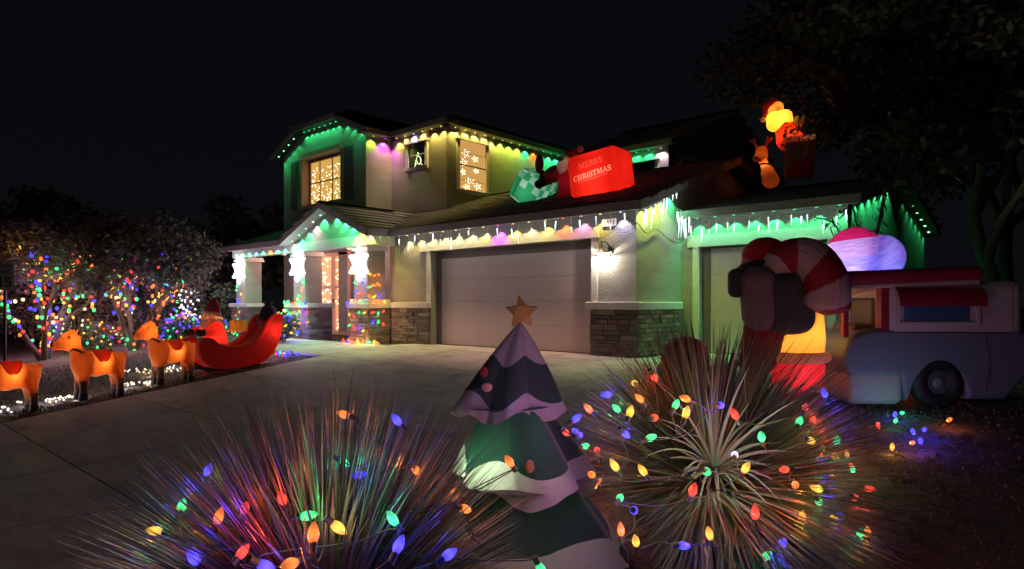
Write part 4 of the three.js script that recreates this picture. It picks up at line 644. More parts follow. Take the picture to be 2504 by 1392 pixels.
{
  const t = thing('inflatable_figure', 'big inflatable figure in red trousers with a lit yellow back and grey sack', 'inflatable figure', [10.08, -0.2, 3.0], YAW);
  part('trousers', blob([[[0.02, 0.22, 0, 0.17], [0.02, 0.5, 0, 0.2]], [[0.28, 0.22, 0, 0.17], [0.28, 0.5, 0, 0.2]]], 0.025, 0.06), fabric(0.55, 0.03, 0.05, 0.4), t);
  part('torso', new THREE.LatheGeometry([[0.24, 0.62], [0.335, 0.66], [0.35, 0.85], [0.33, 1.15], [0.3, 1.45], [0.15, 1.7], [0.001, 1.72]].map(([a, b]) => new THREE.Vector2(a, b)), 36).translate(0.12, 0, 0), F.amber, t);
  part('belt', new THREE.TorusGeometry(0.34, 0.075, 12, 40).rotateX(Math.PI / 2).scale(1, 0.9, 1).translate(0.12, 0.63, 0), F.cream, t);
  for (const x of [0.0, 0.3]) { const b = part('boot', blob([[[x, 0.1, 0, 0.13], [x, 0.1, 0.14, 0.11]]], 0.02, 0.03), fabric(0.5, 0.03, 0.04), t); part('cuff', new THREE.TorusGeometry(0.15, 0.05, 10, 28).rotateX(Math.PI / 2).translate(x, 0.23, 0), F.cream, b); }
  part('coat', blob([[[-0.28, 0.95, 0.05, 0.26], [-0.34, 0.6, 0.08, 0.18]], [[-0.4, 0.75, 0.1, 0.16], [-0.5, 0.55, 0.1, 0.12]]], 0.025, 0.06), F.darkRed, t);
  part('head', blob([[[-0.3, 1.68, -0.1, 0.25], [-0.28, 1.78, -0.1, 0.24]], [[-0.55, 1.7, -0.05, 0.07], [-0.56, 1.7, -0.03, 0.065]]], 0.022, 0.03), fabric(0.5, 0.33, 0.25, 0.2), t);
  part('hat', ball(-0.22, 1.9, -0.1, 0.29, 1, 0.85, 1), fabric(0.5, 0.02, 0.015, 0.25), t); part('strap', new THREE.TorusGeometry(0.27, 0.05, 8, 30).rotateX(1.35).translate(-0.26, 1.74, -0.08), F.black, t);
  point(t, 0.14, 0.95, 0, new THREE.Color(1, 0.85, 0.6), 1.1, 3); point(t, 0.15, 0.42, 0.02, new THREE.Color(1, 0.6, 0.5), 0.5, 3); point(t, -0.28, 1.85, -0.1, new THREE.Color(1, 0.5, 0.4), 0.08, 3);
  const s = thing('sack', 'dark grey and mauve sack carried by the figure with the yellow back', 'sack', [10.08, -0.2, 3.0], YAW);
  part('bag', RB(0.58, 0.76, 0.44, 0.2, 7).rotateZ(0.06).translate(-0.08, 1.3, 0.26), std(0.06, 0.062, 0.065, { roughness: 0.9, bumpMap: fabricBump, bumpScale: 0.02 }), s);
  part('bag_side', RB(0.44, 0.8, 0.42, 0.2, 7).rotateZ(0.08).translate(-0.42, 1.36, 0.22), std(0.22, 0.15, 0.17, { roughness: 0.9, bumpMap: fabricBump, bumpScale: 0.02 }), s);
  part('pouch', RB(0.22, 0.36, 0.22, 0.09, 5).translate(-0.66, 1.55, 0.14), std(0.05, 0.05, 0.052, { roughness: 0.9 }), s);
  const c = thing('candy_cane', 'giant maroon and pink striped inflatable candy cane hooking over the sack', 'candy cane', [10.08, -0.2, 3.0], YAW);
  splitTube(new THREE.CatmullRomCurve3([V(-0.12, 0.95, 0.1), V(-0.2, 1.3, 0.08), V(-0.2, 1.62, 0.1), V(-0.06, 1.84, 0.2), V(0.12, 1.84, 0.38), V(0.23, 1.62, 0.52), V(0.25, 1.36, 0.56), V(0.23, 1.16, 0.54)]), 0.25, 4, 1, c, [std(0.32, 0.015, 0.035, { roughness: 0.6, bumpMap: fabricBump, bumpScale: 0.02 }), std(0.52, 0.36, 0.37, { roughness: 0.75, bumpMap: fabricBump, bumpScale: 0.02 })], (u) => 0.8 + 0.25 * u - (u > 0.93 ? Math.pow((u - 0.93) / 0.07, 2) * 0.95 : 0));
}
{
  const t = thing('inflatable_hat', 'dark red dome shaped inflatable hat with a mauve brim behind the spiky plant', 'inflatable hat', [8.3, g0(0, 2.2), 2.2], YAW);
  part('crown', new THREE.LatheGeometry([[0.36, 0.22], [0.37, 0.35], [0.33, 0.52], [0.22, 0.64], [0.08, 0.69], [0.001, 0.7]].map(([a, b]) => new THREE.Vector2(a, b)), 40), std(0.2, 0.02, 0.035, { roughness: 0.8, bumpMap: fabricBump, bumpScale: 0.02 }), t);
  part('brim', RB(0.78, 0.26, 0.78, 0.13, 6).translate(0, 0.15, 0), std(0.34, 0.22, 0.27, { roughness: 0.85, bumpMap: fabricBump, bumpScale: 0.02 }), t);
}
{ // van, built in a frame whose x runs along the side that faces the camera
  const t = thing('inflatable_van', 'dark inflatable food van with red roof, scalloped awning and blue lower body', 'inflatable van', [11.2, -0.16, 1.88], YAW - 0.06);
  t.scale.set(1, 1.06, 1);
  const white = std(0.52, 0.46, 0.48, { roughness: 0.6, bumpMap: fabricBump, bumpScale: 0.006 }), blue = std(0.15, 0.18, 0.25, { roughness: 0.6, bumpMap: fabricBump, bumpScale: 0.006 }), red = std(0.3, 0.012, 0.04, { roughness: 0.55, bumpMap: fabricBump, bumpScale: 0.006 });
  part('upper_body', RB(1.62, 0.68, 1.1, 0.12, 6).translate(0.29, 1.1, -0.05), white, t);
  const ns = new THREE.Shape(); ns.moveTo(-0.95, 0.5); ns.bezierCurveTo(-0.95, 0.78, -0.8, 0.84, -0.5, 0.84); ns.lineTo(0.95, 0.84); ns.bezierCurveTo(1.14, 0.84, 1.14, 0.7, 1.12, 0.45); ns.lineTo(0.85, 0.16); ns.lineTo(0.48, 0.16); ns.bezierCurveTo(0.44, 0.62, -0.22, 0.62, -0.26, 0.16); ns.lineTo(-0.3, 0.42); ns.lineTo(-0.9, 0.42);
  part('lower_body', new THREE.ExtrudeGeometry(ns, { depth: 0.98, bevelEnabled: true, bevelSize: 0.06, bevelThickness: 0.08, bevelSegments: 5, curveSegments: 18 }).translate(0, 0, -0.55), blue, t);
  part('bumper', RB(0.66, 0.42, 1.08, 0.1, 5).translate(-0.62, 0.24, -0.04), std(0.34, 0.3, 0.3, { roughness: 0.7 }), t);
  const rf = part('roof', RB(1.8, 0.16, 1.2, 0.075, 6).rotateZ(0.035).translate(-0.28, 1.5, -0.05), red, t);
  part('roof_trim', RB(1.75, 0.06, 1.16, 0.028, 4).rotateZ(0.035).translate(-0.3, 1.4, -0.05), std(0.5, 0.36, 0.4, { roughness: 0.7 }), rf);
  part('pillar', merge([B(-0.56, -0.47, 0.8, 1.4, 0.36, 0.49), B(-0.98, -0.92, 0.8, 1.4, 0.36, 0.44)]), red, t);
  part('cabin_back', B(-0.5, -0.46, 0.8, 1.4, -0.5, 0.36), std(0.2, 0.18, 0.16), t); part('seat', merge([RB(0.3, 0.1, 0.6, 0.04).translate(-0.64, 0.9, -0.05), RB(0.1, 0.38, 0.6, 0.04).translate(-0.52, 1.06, -0.05)]), std(0.14, 0.12, 0.11), t);
  const w = part('window', merge([B(-0.4, 0.56, 0.94, 0.975, 0.5, 0.53), B(-0.4, 0.56, 1.225, 1.26, 0.5, 0.53), B(-0.4, -0.36, 0.975, 1.225, 0.5, 0.53), B(0.52, 0.56, 0.975, 1.225, 0.5, 0.53)]), white, t); part('pane', RB(0.76, 0.22, 0.03, 0.015).translate(0.07, 1.1, 0.5), std(0.06, 0.13, 0.26, { roughness: 0.25 }), w);
  const aw = new THREE.CylinderGeometry(0.17, 0.17, 1.0, 24, 20, true, -0.25, 1.9), ap = aw.attributes.position; aw.rotateZ(Math.PI / 2);
  part('awning', aw.translate(0.08, 1.2, 0.46), red, t); for (let i = 0; i < 8; i++) part('scallop', new THREE.CylinderGeometry(0.062, 0.062, 0.02, 16, 1, false, 0, Math.PI).rotateZ(Math.PI / 2).rotateY(Math.PI / 2).rotateZ(0).translate(-0.355 + i * 0.124, 1.165, 0.625), red, t);
  for (const z of [0.42, -0.5]) { const ty = part('wheel', new THREE.TorusGeometry(0.215, 0.1, 16, 40).translate(0.11, 0.29, z), std(0.012, 0.012, 0.014, { roughness: 0.65 }), t); part('rim', new THREE.CylinderGeometry(0.15, 0.17, 0.1, 28).rotateX(Math.PI / 2).translate(0.11, 0.29, z), std(0.07, 0.075, 0.09, { roughness: 0.4 }), ty); part('hub', ball(0.11, 0.29, z + 0.05, 0.07, 1, 1, 0.5), std(0.13, 0.14, 0.17, { roughness: 0.4 }), ty); }
  part('seam', merge([tube([V(0.95, 0.86, 0.5), V(0.95, 1.38, 0.5)], 0.005, 4, 5), tube([V(-0.45, 0.85, 0.5), V(0.3, 0.85, 0.51), V(1.05, 0.85, 0.5)], 0.008, 12, 5), tube([V(0.62, 0.2, 0.525), V(0.66, 0.5, 0.53), V(0.62, 0.82, 0.52)], 0.004, 8, 5)]), std(0.12, 0.1, 0.14), t);
  part('tether', merge([tube([V(1.0, 1.25, 0.45), V(1.25, 0.55, 0.75), V(1.4, 0.02, 1.0)], 0.004, 8, 4)]), M.black, t);
  part('tail_light', RB(0.16, 0.05, 0.03, 0.012).translate(0.86, 0.5, 0.49), std(0.05, 0.01, 0.02), t);
  const g = thing('inflatable_globe', 'glowing lavender and pink globe with a cerise cap on the van roof', 'inflatable globe', [11.2, -0.16, 1.88], YAW - 0.06);
  const cap = (r0, r1, m, n, x, y, z, sx) => part(n, new THREE.SphereGeometry(0.34, 40, 20, 0, 6.2832, r0, r1 - r0).scale(sx, 1, 1).rotateZ(0.12).translate(x, y, z), m, g);
  cap(0, 1.02, F.cerise, 'cap', -0.62, 1.9, -0.05, 1); cap(1.02, 1.72, F.blush, 'band', -0.62, 1.9, -0.05, 1); cap(1.72, 3.14, F.lilac, 'base', -0.62, 1.9, -0.05, 1);
  part('lobe', new THREE.SphereGeometry(0.29, 36, 24).scale(1.05, 1, 0.9).rotateZ(0.5).translate(-0.36, 1.84, 0.04), F.lilac, g);
  point(g, -0.66, 1.84, -0.02, new THREE.Color(0.9, 0.85, 1), 0.7, 3); point(g, -0.36, 1.8, 0.06, new THREE.Color(0.85, 0.85, 1), 1.3, 3); point(g, -0.26, 1.66, 0.12, new THREE.Color(0.3, 0.6, 1), 0.3, 2); point(g, -0.7, 1.66, 0.12, new THREE.Color(0.4, 0.4, 1), 0.2, 2);
}
// ---------- leaning inflatable tree in the foreground ----------
{
  const t = thing('inflatable_tree', 'leaning green and white inflatable Christmas tree with a star between two spiky plants', 'inflatable tree', [10.23, -0.66, 8.2], YAW);
  function tier(cx0, y0, cx1, y1, R, whiteTop, hem, z0, z1, ph) {   // from the apex down to a wavy hem
    const nu = 120, at = (a, k) => {
      const w = 0.045 * k * Math.sin(a * 5 + ph) + 0.03 * k * Math.sin(a * 3 + ph * 2) + 0.006 * Math.sin(a * 24 + 9 * k) * Math.pow(k, 3), r = R * (0.02 + 0.98 * Math.pow(k, 0.92) + 0.05 * Math.sin(Math.PI * k)) + w, sag = 0.05 * k * k * Math.sin(a * 5 + ph + 1) * R / 0.4;
      return V(cx0 + (cx1 - cx0) * k + Math.cos(a) * r, y0 + (y1 - y0) * k + sag, z0 + (z1 - z0) * k + Math.sin(a) * r * 0.92);
    }, t1 = (a) => whiteTop ? whiteTop + 0.05 * Math.sin(a * 4 + ph) : 0, t2 = (a) => 1 - hem + 0.06 * Math.sin(a * 4 + ph * 1.7);
    const strip = (n, f0, f1, m, nv) => {
      const pos = [], idx = []; for (let v = 0; v <= nv; v++) for (let u = 0; u <= nu; u++) { const a = u / nu * 6.28319, p = at(a, f0(a) + (f1(a) - f0(a)) * v / nv); pos.push(p.x, p.y, p.z); }
      for (let v = 0; v < nv; v++) for (let u = 0; u < nu; u++) { const q = v * (nu + 1) + u; idx.push(q, q + 1, q + nu + 2, q, q + nu + 2, q + nu + 1); }
      const g = new THREE.BufferGeometry(); g.setAttribute('position', new THREE.Float32BufferAttribute(pos, 3)); g.setIndex(idx); g.computeVertexNormals(); part(n, clean(g), m, t);
    };
    if (whiteTop) strip('snow_trim', () => 0, t1, F.treeWhite, 12);
    strip('green_cone', t1, t2, F.treeGreen, 24); strip('snow_trim', t2, () => 1, F.treeWhite, 10);
    const under = new THREE.CircleGeometry(R * 0.97, 40).rotateX(Math.PI / 2).translate(cx1, y1 + 0.05, z1); part('under_panel', under, F.treeGreen, t);
  }
  tier(-0.03, 1.64, -0.13, 1.06, 0.325, 0.42, 0.17, 0, 0, 0.6);
  tier(-0.08, 1.3, 0.0, 0.6, 0.46, 0.0, 0.22, 0, 0.02, 2.1);
  tier(-0.02, 0.95, 0.06, 0.1, 0.62, 0.0, 0.24, 0.0, 0.02, 4.0);
  const ss = new THREE.Shape(); for (let i = 0; i < 10; i++) { const a = Math.PI / 2 + i * Math.PI / 5, r = i % 2 ? 0.048 : 0.104; ss[i ? 'lineTo' : 'moveTo'](Math.cos(a) * r, Math.sin(a) * r); } ss.closePath();
  const sg = new THREE.ExtrudeGeometry(ss, { depth: 0.012, bevelEnabled: true, bevelSize: 0.008, bevelThickness: 0.014, bevelSegments: 3 }), sp = sg.attributes.position;
  for (let i = 0; i < sp.count; i++) { const r = Math.hypot(sp.getX(i), sp.getY(i)); if (r > 0.07) sp.setXYZ(i, sp.getX(i) - (sp.getY(i) > 0.05 ? (r - 0.07) * 0.5 : 0), sp.getY(i), sp.getZ(i) - (r - 0.07) * 0.8); }
  sg.computeVertexNormals(); part('star', sg.translate(-0.02, 1.7, 0), std(0.3, 0.19, 0.03, { roughness: 0.7 }), t);
  part('ornament', ball(-0.24, 1.24, 0.2, 0.035, 1, 0.8, 0.5), fabric(0.6, 0.4, 0.3, 0.2), t); part('ornament', ball(-0.26, 1.33, 0.15, 0.035, 0.7, 1, 0.5), F.darkRed, t); part('ornament', ball(0.02, 0.8, 0.4, 0.04, 0.7, 1, 0.5), fabric(0.5, 0.18, 0.12, 0.2), t);
  point(t, -0.24, 0.7, 0.1, new THREE.Color(0.75, 1, 0.6), 1.5, 3); point(t, 0.05, 0.35, 0, new THREE.Color(0.8, 0.95, 0.8), 0.25, 3);
}
// ---------- the two spiky plants and their bulb strings ----------
const bladeMats = [std(0.075, 0.085, 0.05, { roughness: 0.32 }), std(0.14, 0.115, 0.075, { roughness: 0.4 }), std(0.05, 0.062, 0.04, { roughness: 0.28 })];
const pushedAside = (p) => Math.hypot(p.x - 10.24, p.z - 8.22) < 0.78 * (1 - (p.y + 0.66) / 2) + 0.02;   // the inflatable tree presses leaves away
function blade(p, d, L, w, droop, out, o) {
  const e = V(d.z, rr(-0.4, 0.4), -d.x).normalize(), n = 6, q = [], side = rr(-0.22, 0.22), kink = rnd() < 0.06 ? 2 + (rnd() * 3 | 0) : -1; const dir = d.clone(), c = p.clone();
  for (let i = 0; i <= n; i++) { const k = i / n, ww = w * Math.pow(1 - k, 0.62) * (0.7 + 0.5 * Math.min(1, 3 * k)) + 0.0004; q.push([c.clone().addScaledVector(e, ww), c.clone().addScaledVector(e, -ww)]); dir.y -= droop / n; dir.addScaledVector(e, side / n); if (i === kink) dir.add(V(rr(-0.5, 0.5), rr(-0.6, 0.1), rr(-0.5, 0.5))); dir.normalize(); c.addScaledVector(dir, L / n); }
  if (o && q.some(([a]) => pushedAside(a.clone().add(o)))) return;
  for (let i = 0; i < n; i++) { const [a, b] = q[i], [s, u] = q[i + 1]; out.push(a.x, a.y, a.z, b.x, b.y, b.z, s.x, s.y, s.z, b.x, b.y, b.z, u.x, u.y, u.z, s.x, s.y, s.z); }
}
function bowl(axis, a, q) { const s = V(0, 1, 0).cross(axis).normalize(), u = axis.clone().cross(s); return axis.clone().multiplyScalar(Math.cos(q)).addScaledVector(s, Math.sin(q) * Math.cos(a)).addScaledVector(u, Math.sin(q) * Math.sin(a)); }
function spikyPlant(label, x, y, z, n, len, axis, qa, qb, heart, towards) {   // towards: side pressed back by the inflatable tree   // leaves open like a bowl round an axis
  const t = thing('spiky_plant', label, 'spiky plant', [x, y, z]), sets = [[], [], []];
  for (let i = 0; i < n; i++) { const q = Math.acos(rr(Math.cos(qb), Math.cos(qa))), d = bowl(axis, rr(0, 6.2832), q); blade(d.clone().multiplyScalar(rr(0.01, 0.07)), d, len * rr(0.66, 1.1) * (d.y < -0.3 ? 0.8 : 1) * (1 - 0.42 * Math.max(0, Math.min(1, (towards * (d.x * 0.742 - d.z * 0.67) - 0.25) / 0.4)) * Math.max(0, 1 - Math.max(0, d.y) * 1.25)), rr(0.0032, 0.0078) * (rnd() < 0.12 ? 1.7 : 1), rr(-0.02, 0.3) + (d.y < 0.3 ? 0.12 : 0), sets[rnd() < 0.25 ? 1 : rnd() < 0.5 ? 0 : 2], t.position); }
  sets.forEach((s, i) => { const g = new THREE.BufferGeometry(); g.setAttribute('position', new THREE.Float32BufferAttribute(s, 3)); g.computeVertexNormals(); part('leaf_blades', g, bladeMats[i], t, 'stuff'); });
  for (let i = 0; i < heart; i++) {   // broad curling leaves round the heart
    const d = bowl(axis, i * 2.39996, 0.35 + 0.95 * i / heart), s = [], nn = 9, e = d.clone().cross(axis).normalize(), up = e.clone().cross(d), c = d.clone().multiplyScalar(0.03).addScaledVector(axis, 0.13), dir = d.clone(), Q = [], W2 = rr(0.007, 0.012), L = rr(0.34, 0.6), bend = rr(0.5, 1.5);
    for (let k = 0; k <= nn; k++) { const u = k / nn, w = W2 * (1 - u) * (0.7 + 0.9 * u) + 0.0006; Q.push([c.clone().addScaledVector(e, w), c.clone().addScaledVector(up, -w * 0.4), c.clone().addScaledVector(e, -w)]); dir.y -= bend / nn; dir.normalize(); c.addScaledVector(dir, L / nn); }
    for (let k = 0; k < nn; k++) for (const j of [0, 1]) { const A = Q[k][j], Bq = Q[k][j + 1], Cq = Q[k + 1][j], D = Q[k + 1][j + 1]; s.push(A.x, A.y, A.z, Bq.x, Bq.y, Bq.z, Cq.x, Cq.y, Cq.z, Bq.x, Bq.y, Bq.z, D.x, D.y, D.z, Cq.x, Cq.y, Cq.z); }
    const g = new THREE.BufferGeometry(); g.setAttribute('position', new THREE.Float32BufferAttribute(s, 3)); g.computeVertexNormals(); part('heart_leaf', g, heartMat, t);
  }
  part('stem', new THREE.CylinderGeometry(0.06, 0.1, y - g0(x, z) + 0.06, 12).translate(0, -(y - g0(x, z) + 0.06) / 2 + 0.02, 0), M.bark, t);
}
const heartMat = std(0.11, 0.14, 0.095, { roughness: 0.35 });
function bulbString(label, x, y, z, list, len) {   // list: [x, y, z, colour] from the heart of the plant, in the order of the cord
  const t = thing('string_light', label, 'string lights', [x, y, z], 0, 'large bulb strings on the spiky plants'), pts = [], power = { blue: 0.24, red: 0.2, green: 0.1, amber: 0.11, orange: 0.15, lavender: 0.2 };
  list.forEach(([px, py, pz, c]) => {
    const p = V(px, py, pz), b = part('bulb', bulbGeo, c9Mat[c], t); b.position.copy(p); b.scale.setScalar(len * rr(0.92, 1.08)); b.rotation.set(rr(-2.4, 1.2), rr(0, 6.28), rr(-1, 1));
    part('socket', socketGeo, M.wire, b); point(b, 0, 0.012, 0, col(c), power[c], 1);
    const end = p.clone().add(V(0, -0.035, 0).applyEuler(b.rotation).multiplyScalar(len)); if (pts.length) pts.push(pts[pts.length - 1].clone().lerp(end, 0.5).multiplyScalar(0.9).add(V(rr(-0.03, 0.03), rr(-0.05, 0.0), rr(-0.03, 0.03)))); pts.push(end);
  });
  part('wire', tube(pts, 0.0026, pts.length * 6, 5), M.wire, t);
}
const AX1 = V(0.46, 1, 0.5).normalize(), AX2 = V(0.12, 1, 0.14).normalize();
spikyPlant('spiky grass plant with a curling heart of broad leaves right of the inflatable tree', 11.43, 0.1, 8.06, 7600, 0.92, AX1, 0.72, 2.1, 60, -1);
spikyPlant('nearest spiky grass plant in front of the driveway, left of the inflatable tree', 10.72, -0.28, 9.95, 6600, 1.0, AX2, 0.1, 1.9, 16, 1);
const bulbsA = [[-0.28, 0.57, 0.3, 'amber'], [-0.16, 0.51, 0.44, 'orange'], [-0.39, 0.51, 0.38, 'blue'], [-0.48, 0.42, 0.43, 'orange'], [-0.31, 0.44, 0.42, 'green'], [-0.16, 0.45, 0.55, 'amber'], [-0.51, 0.38, 0.53, 'blue'], [-0.6, 0.3, 0.5, 'red'], [-0.51, 0.29, 0.5, 'blue'], [-0.49, 0.23, 0.48, 'green'], [-0.4, 0.22, 0.48, 'red'], [-0.22, 0.61, 0.21, 'red'], [-0.05, 0.44, 0.51, 'red'], [0.11, 0.47, 0.49, 'amber'], [0.04, 0.5, 0.46, 'green'], [0.1, 0.54, 0.45, 'orange'], [0.21, 0.51, 0.34, 'blue'], [-0.04, 0.35, 0.57, 'green'], [-0.17, 0.36, 0.58, 'blue'], [-0.18, 0.2, 0.64, 'amber'], [-0.36, 0.12, 0.58, 'orange'], [0.03, 0.23, 0.73, 'amber'], [0.24, 0.24, 0.55, 'green'], [0.32, 0.3, 0.42, 'lavender'], [0.38, 0.25, 0.45, 'amber'], [0.27, 0.19, 0.74, 'red'], [-0.09, 0.09, 0.75, 'green'], [0.03, 0.08, 0.82, 'blue'], [-0.03, -0.03, 0.83, 'orange'], [0.06, -0.05, 0.85, 'amber'], [0.27, -0.01, 0.84, 'blue'], [0.35, 0.02, 0.74, 'amber'], [0.55, -0.04, 0.47, 'blue'], [0.51, -0.08, 0.55, 'green'], [0.47, 0.09, 0.56, 'red'], [0.55, 0.01, 0.21, 'amber'], [0.46, 0.21, 0.16, 'red'], [0.53, 0.17, 0.24, 'orange'], [0.57, 0.11, 0.03, 'amber'], [0.58, 0.07, 0.08, 'green'], [0.52, 0.1, -0.27, 'blue'], [0.57, -0.09, -0.18, 'amber'], [0.59, -0.09, -0.24, 'blue'], [0.63, 0, -0.34, 'red'], [0.66, 0.03, -0.45, 'red'], [0.69, -0.14, -0.21, 'green'], [0.72, -0.14, -0.22, 'orange'], [0.48, 0.31, -0.11, 'amber'], [0.51, 0.25, -0.46, 'green'], [0.5, 0.15, -0.5, 'amber'], [0.38, 0.36, 0.25, 'green'], [0.4, 0.35, -0.42, 'red'], [0.43, 0.39, -0.11, 'green'], [0.37, 0.42, -0.39, 'red'], [0.46, 0.5, -0.44, 'blue'], [0.3, 0.47, 0.36, 'red']];
const bulbsB = [[-0.02, 0.92, -0.09, 'orange'], [0.13, 0.89, -0.24, 'blue'], [-0.04, 0.73, -0.08, 'green'], [0.21, 0.71, -0.26, 'orange'], [-0.43, 0.69, 0.3, 'blue'], [0.06, 0.69, -0.08, 'blue'], [-0.38, 0.58, 0.42, 'green'], [-0.3, 0.54, 0.53, 'amber'], [0.36, 0.69, 0.32, 'green'], [0.58, 0.7, 0.42, 'orange'], [0.46, 0.67, 0.27, 'amber'], [0.27, 0.59, 0.49, 'red'], [0.59, 0.65, 0.49, 'orange'], [0.7, 0.64, 0.21, 'blue'], [0.57, 0.67, 0.12, 'green'], [-0.06, 0.62, 0.32, 'red'], [-0.17, 0.57, 0.37, 'orange'], [0.43, 0.58, -0.32, 'orange'], [0.76, 0.42, -0.39, 'green'], [0.13, 0.68, 0.27, 'red'], [0.5, 0.73, -0.52, 'orange'], [0.49, 0.63, 0.53, 'blue'], [0.72, 0.57, 0.03, 'blue'], [-0.02, 0.5, 0.51, 'blue']];
{
  bulbString('large coloured bulbs strung over the spiky plant with the curling heart', 11.43, 0.1, 8.06, bulbsA, 1.0);
  bulbString('large coloured bulbs strung over the nearest spiky plant', 10.72, -0.28, 9.95, bulbsB, 0.95);
  const g = []; for (let i = 0; i < 26; i++) { const u = i / 25; g.push([10.9 + 0.75 * u + rr(-0.3, 0.3), g0(0, 6.6 - 3.6 * u) + 0.03, 6.6 - 3.6 * u + rr(-0.25, 0.25)]); }
  stringOf('large bulbs trailing over the dark soil from the spiky plant towards the van', 'large bulb strings on the soil', g, 0.04, MIX, { c9: 1.2, every: 1, I: 0.12, wr: 0.003 });
  const h = []; for (let i = 0; i < 16; i++) h.push([9.9 + rr(-0.12, 0.25), g0(0, 7) + 0.25 + rr(-0.2, 0.35), 7.2 + i * 0.05 + rr(-0.2, 0.2)]);
  stringOf('large bulbs on the soil between the inflatable tree and the spiky plant', 'large bulb strings on the soil', h, 0.04, MIX, { c9: 1.15, every: 1, I: 0.1, wr: 0.003 });
}
// ---------- trees and plants on the far side of the drive ----------
{
  const t = thing('willow_tree', 'slender young tree with long dark leaves in front of the narrow garage', 'tree'), B0 = V(10.62, -0.15, 1.55), top = [];
  const stems = [[B0, V(10.66, 0.7, 1.5), V(10.6, 1.5, 1.35), V(10.7, 2.2, 1.1), V(10.75, 2.75, 0.9)], [V(10.66, 0.9, 1.5), V(10.45, 1.6, 1.5), V(10.2, 2.25, 1.45), V(9.95, 2.35, 1.45)], [V(10.62, 1.5, 1.35), V(10.45, 2.2, 1.2), V(10.35, 2.5, 1.1), V(10.2, 2.45, 1.05)], [V(10.6, 0.6, 1.5), V(10.4, 1.0, 1.7), V(10.3, 1.25, 1.75)]];
  part('trunk', merge(stems.map((s, i) => tube(s, i ? 0.012 : 0.025, 20, 6))), M.bark, t);
  const lg = new THREE.BufferGeometry(); { const f = []; for (let k = 0; k < 4; k++) { const w = (u) => 0.011 * Math.sin(Math.PI * Math.min(1, u * 0.9 + 0.08)), y = (u) => -0.13 * u, z = (u) => 0.04 * u * u; const a = k / 4, b = (k + 1) / 4; f.push(w(a), y(a), z(a), -w(a), y(a), z(a), w(b), y(b), z(b), -w(a), y(a), z(a), -w(b), y(b), z(b), w(b), y(b), z(b)); } lg.setAttribute('position', new THREE.Float32BufferAttribute(f, 3)); lg.computeVertexNormals(); }
  const lm = leafMat(0.035, 0.042, 0.026);
  for (let i = 0; i < 230; i++) { const s = stems[(rnd() * 4) | 0], c = new THREE.CatmullRomCurve3(s), p = c.getPointAt(rr(s.length > 4 ? 0.45 : 0.3, 1)); const m = part('leaf', lg, lm, t); m.position.set(p.x + rr(-0.09, 0.09), p.y + rr(-0.06, 0.05), p.z + rr(-0.09, 0.09)); m.rotation.set(rr(-0.9, 0.9), rr(0, 6.28), rr(-0.9, 0.9)); m.scale.setScalar(rr(0.7, 1.3)); }
}
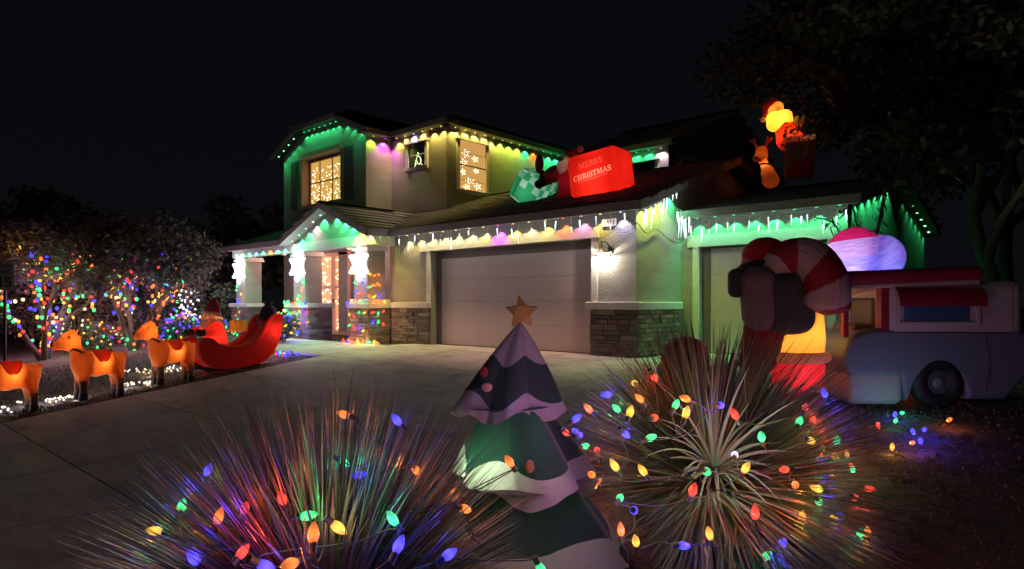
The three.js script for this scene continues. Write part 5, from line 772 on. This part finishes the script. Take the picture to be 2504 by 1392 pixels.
{
  const t = thing('shade_tree', 'huge dark leafy tree towering over the narrow garage roof into the night sky', 'tree'), L = limbs([11.9, 0, -5.6], 3.2, 3, 0.3, 0.2);
  part('trunk', merge(L.geos), M.bark, t);
  const cs = []; for (let i = 0; i < 230; i++) { const a = rr(0, 6.28), el = Math.asin(rr(-0.85, 1)), r = rr(1.8, 5.2); cs.push([11.6 + Math.cos(a) * Math.cos(el) * r * 1.05, 6.9 + Math.sin(el) * r * 0.95, -5.4 + Math.sin(a) * Math.cos(el) * r * 0.9, rr(0.6, 1.15)]); }
  for (let i = cs.length - 1; i >= 0; i--) { const a = V(7.4, 5.2, -4.6), b = V(12.98, 1.1, 11.38).sub(a), q = V(cs[i][0], cs[i][1], cs[i][2]).sub(a), k = Math.max(0, q.dot(b) / b.lengthSq()); if (q.addScaledVector(b, -k).length() < 1.75 || (cs[i][1] < 4.6 && cs[i][0] < 10)) cs.splice(i, 1); }
  part('crown', leafCloud(cs, 95000, 0.17, null), leafMat(0.05, 0.05, 0.03), t, 'stuff');
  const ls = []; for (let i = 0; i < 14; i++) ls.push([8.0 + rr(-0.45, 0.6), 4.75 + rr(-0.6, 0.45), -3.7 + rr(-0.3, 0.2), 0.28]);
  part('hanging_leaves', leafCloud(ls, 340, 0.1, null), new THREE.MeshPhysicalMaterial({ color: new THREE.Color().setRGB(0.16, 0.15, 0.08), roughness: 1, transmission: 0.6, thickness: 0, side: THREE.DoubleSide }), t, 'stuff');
}
const far = (label, x, z, h, r, n) => { const t = thing('background_tree', label, 'tree', [x, 0, z], 0), cs = []; for (let i = 0; i < 40; i++) { const a = rr(0, 6.28), q = Math.sqrt(rnd()) * r; cs.push([Math.cos(a) * q, h * rr(0.35, 0.95) * (1 - 0.35 * q / r), Math.sin(a) * q, r * 0.3]); } part('crown', leafCloud(cs, n, 0.3, null), leafMat(0.06, 0.06, 0.045), t, 'stuff'); part('trunk', new THREE.CylinderGeometry(0.14, 0.22, h * 0.6, 8).translate(0, h * 0.3, 0), M.bark, t); };
far('tall dark tree standing behind the far corner of the porch', -17, -3, 7.2, 3.2, 9000); far('dark rounded tree beyond the yard, left of the house', -22, 3, 6.8, 3.6, 9000); far('dark low tree at the far left behind the lit trees', -25, 9, 6, 3.4, 8000);
{ // speed sign at the kerb
  const x = -7.17, z = 7.9, t = thing('speed_sign', 'grey speed limit sign reading 15 cut by the picture edge', 'road sign', [x, g0(x, z), z], YAW + 0.05);
  part('post', B(-0.03, 0.03, -0.1, 2.78, -0.05, -0.012), M.metal, t);
  const pl = part('plate', RB(0.52, 0.7, 0.012, 0.005, 2).translate(0, 2.37, 0), std(0.3, 0.29, 0.29, { roughness: 0.5 }), t);
  const put = (s, size, y, x0) => { const g = new TextGeometry(s, { font: FONT, size, depth: 0.004, curveSegments: 4 }); g.computeBoundingBox(); g.translate(-g.boundingBox.max.x / 2 + x0, y, 0.008); part('lettering', g, M.black, pl); };
  put('SPEED', 0.09, 2.58, 0); put('LIMIT', 0.09, 2.43, 0); put('15', 0.25, 2.09, 0);
}
{ const t = thing('block_wall', 'pale block garden wall fading into the dark at the far side of the van', 'wall'); part('wall', B(13.2, 21, -0.3, 1.75, -3.2, -3.0), std(0.3, 0.27, 0.25, { bumpMap: stuccoBump, bumpScale: 0.01 }), t); part('coping', B(13.15, 21.05, 1.75, 1.83, -3.26, -2.94), M.trim, t); }
renderer.render(scene, camera);
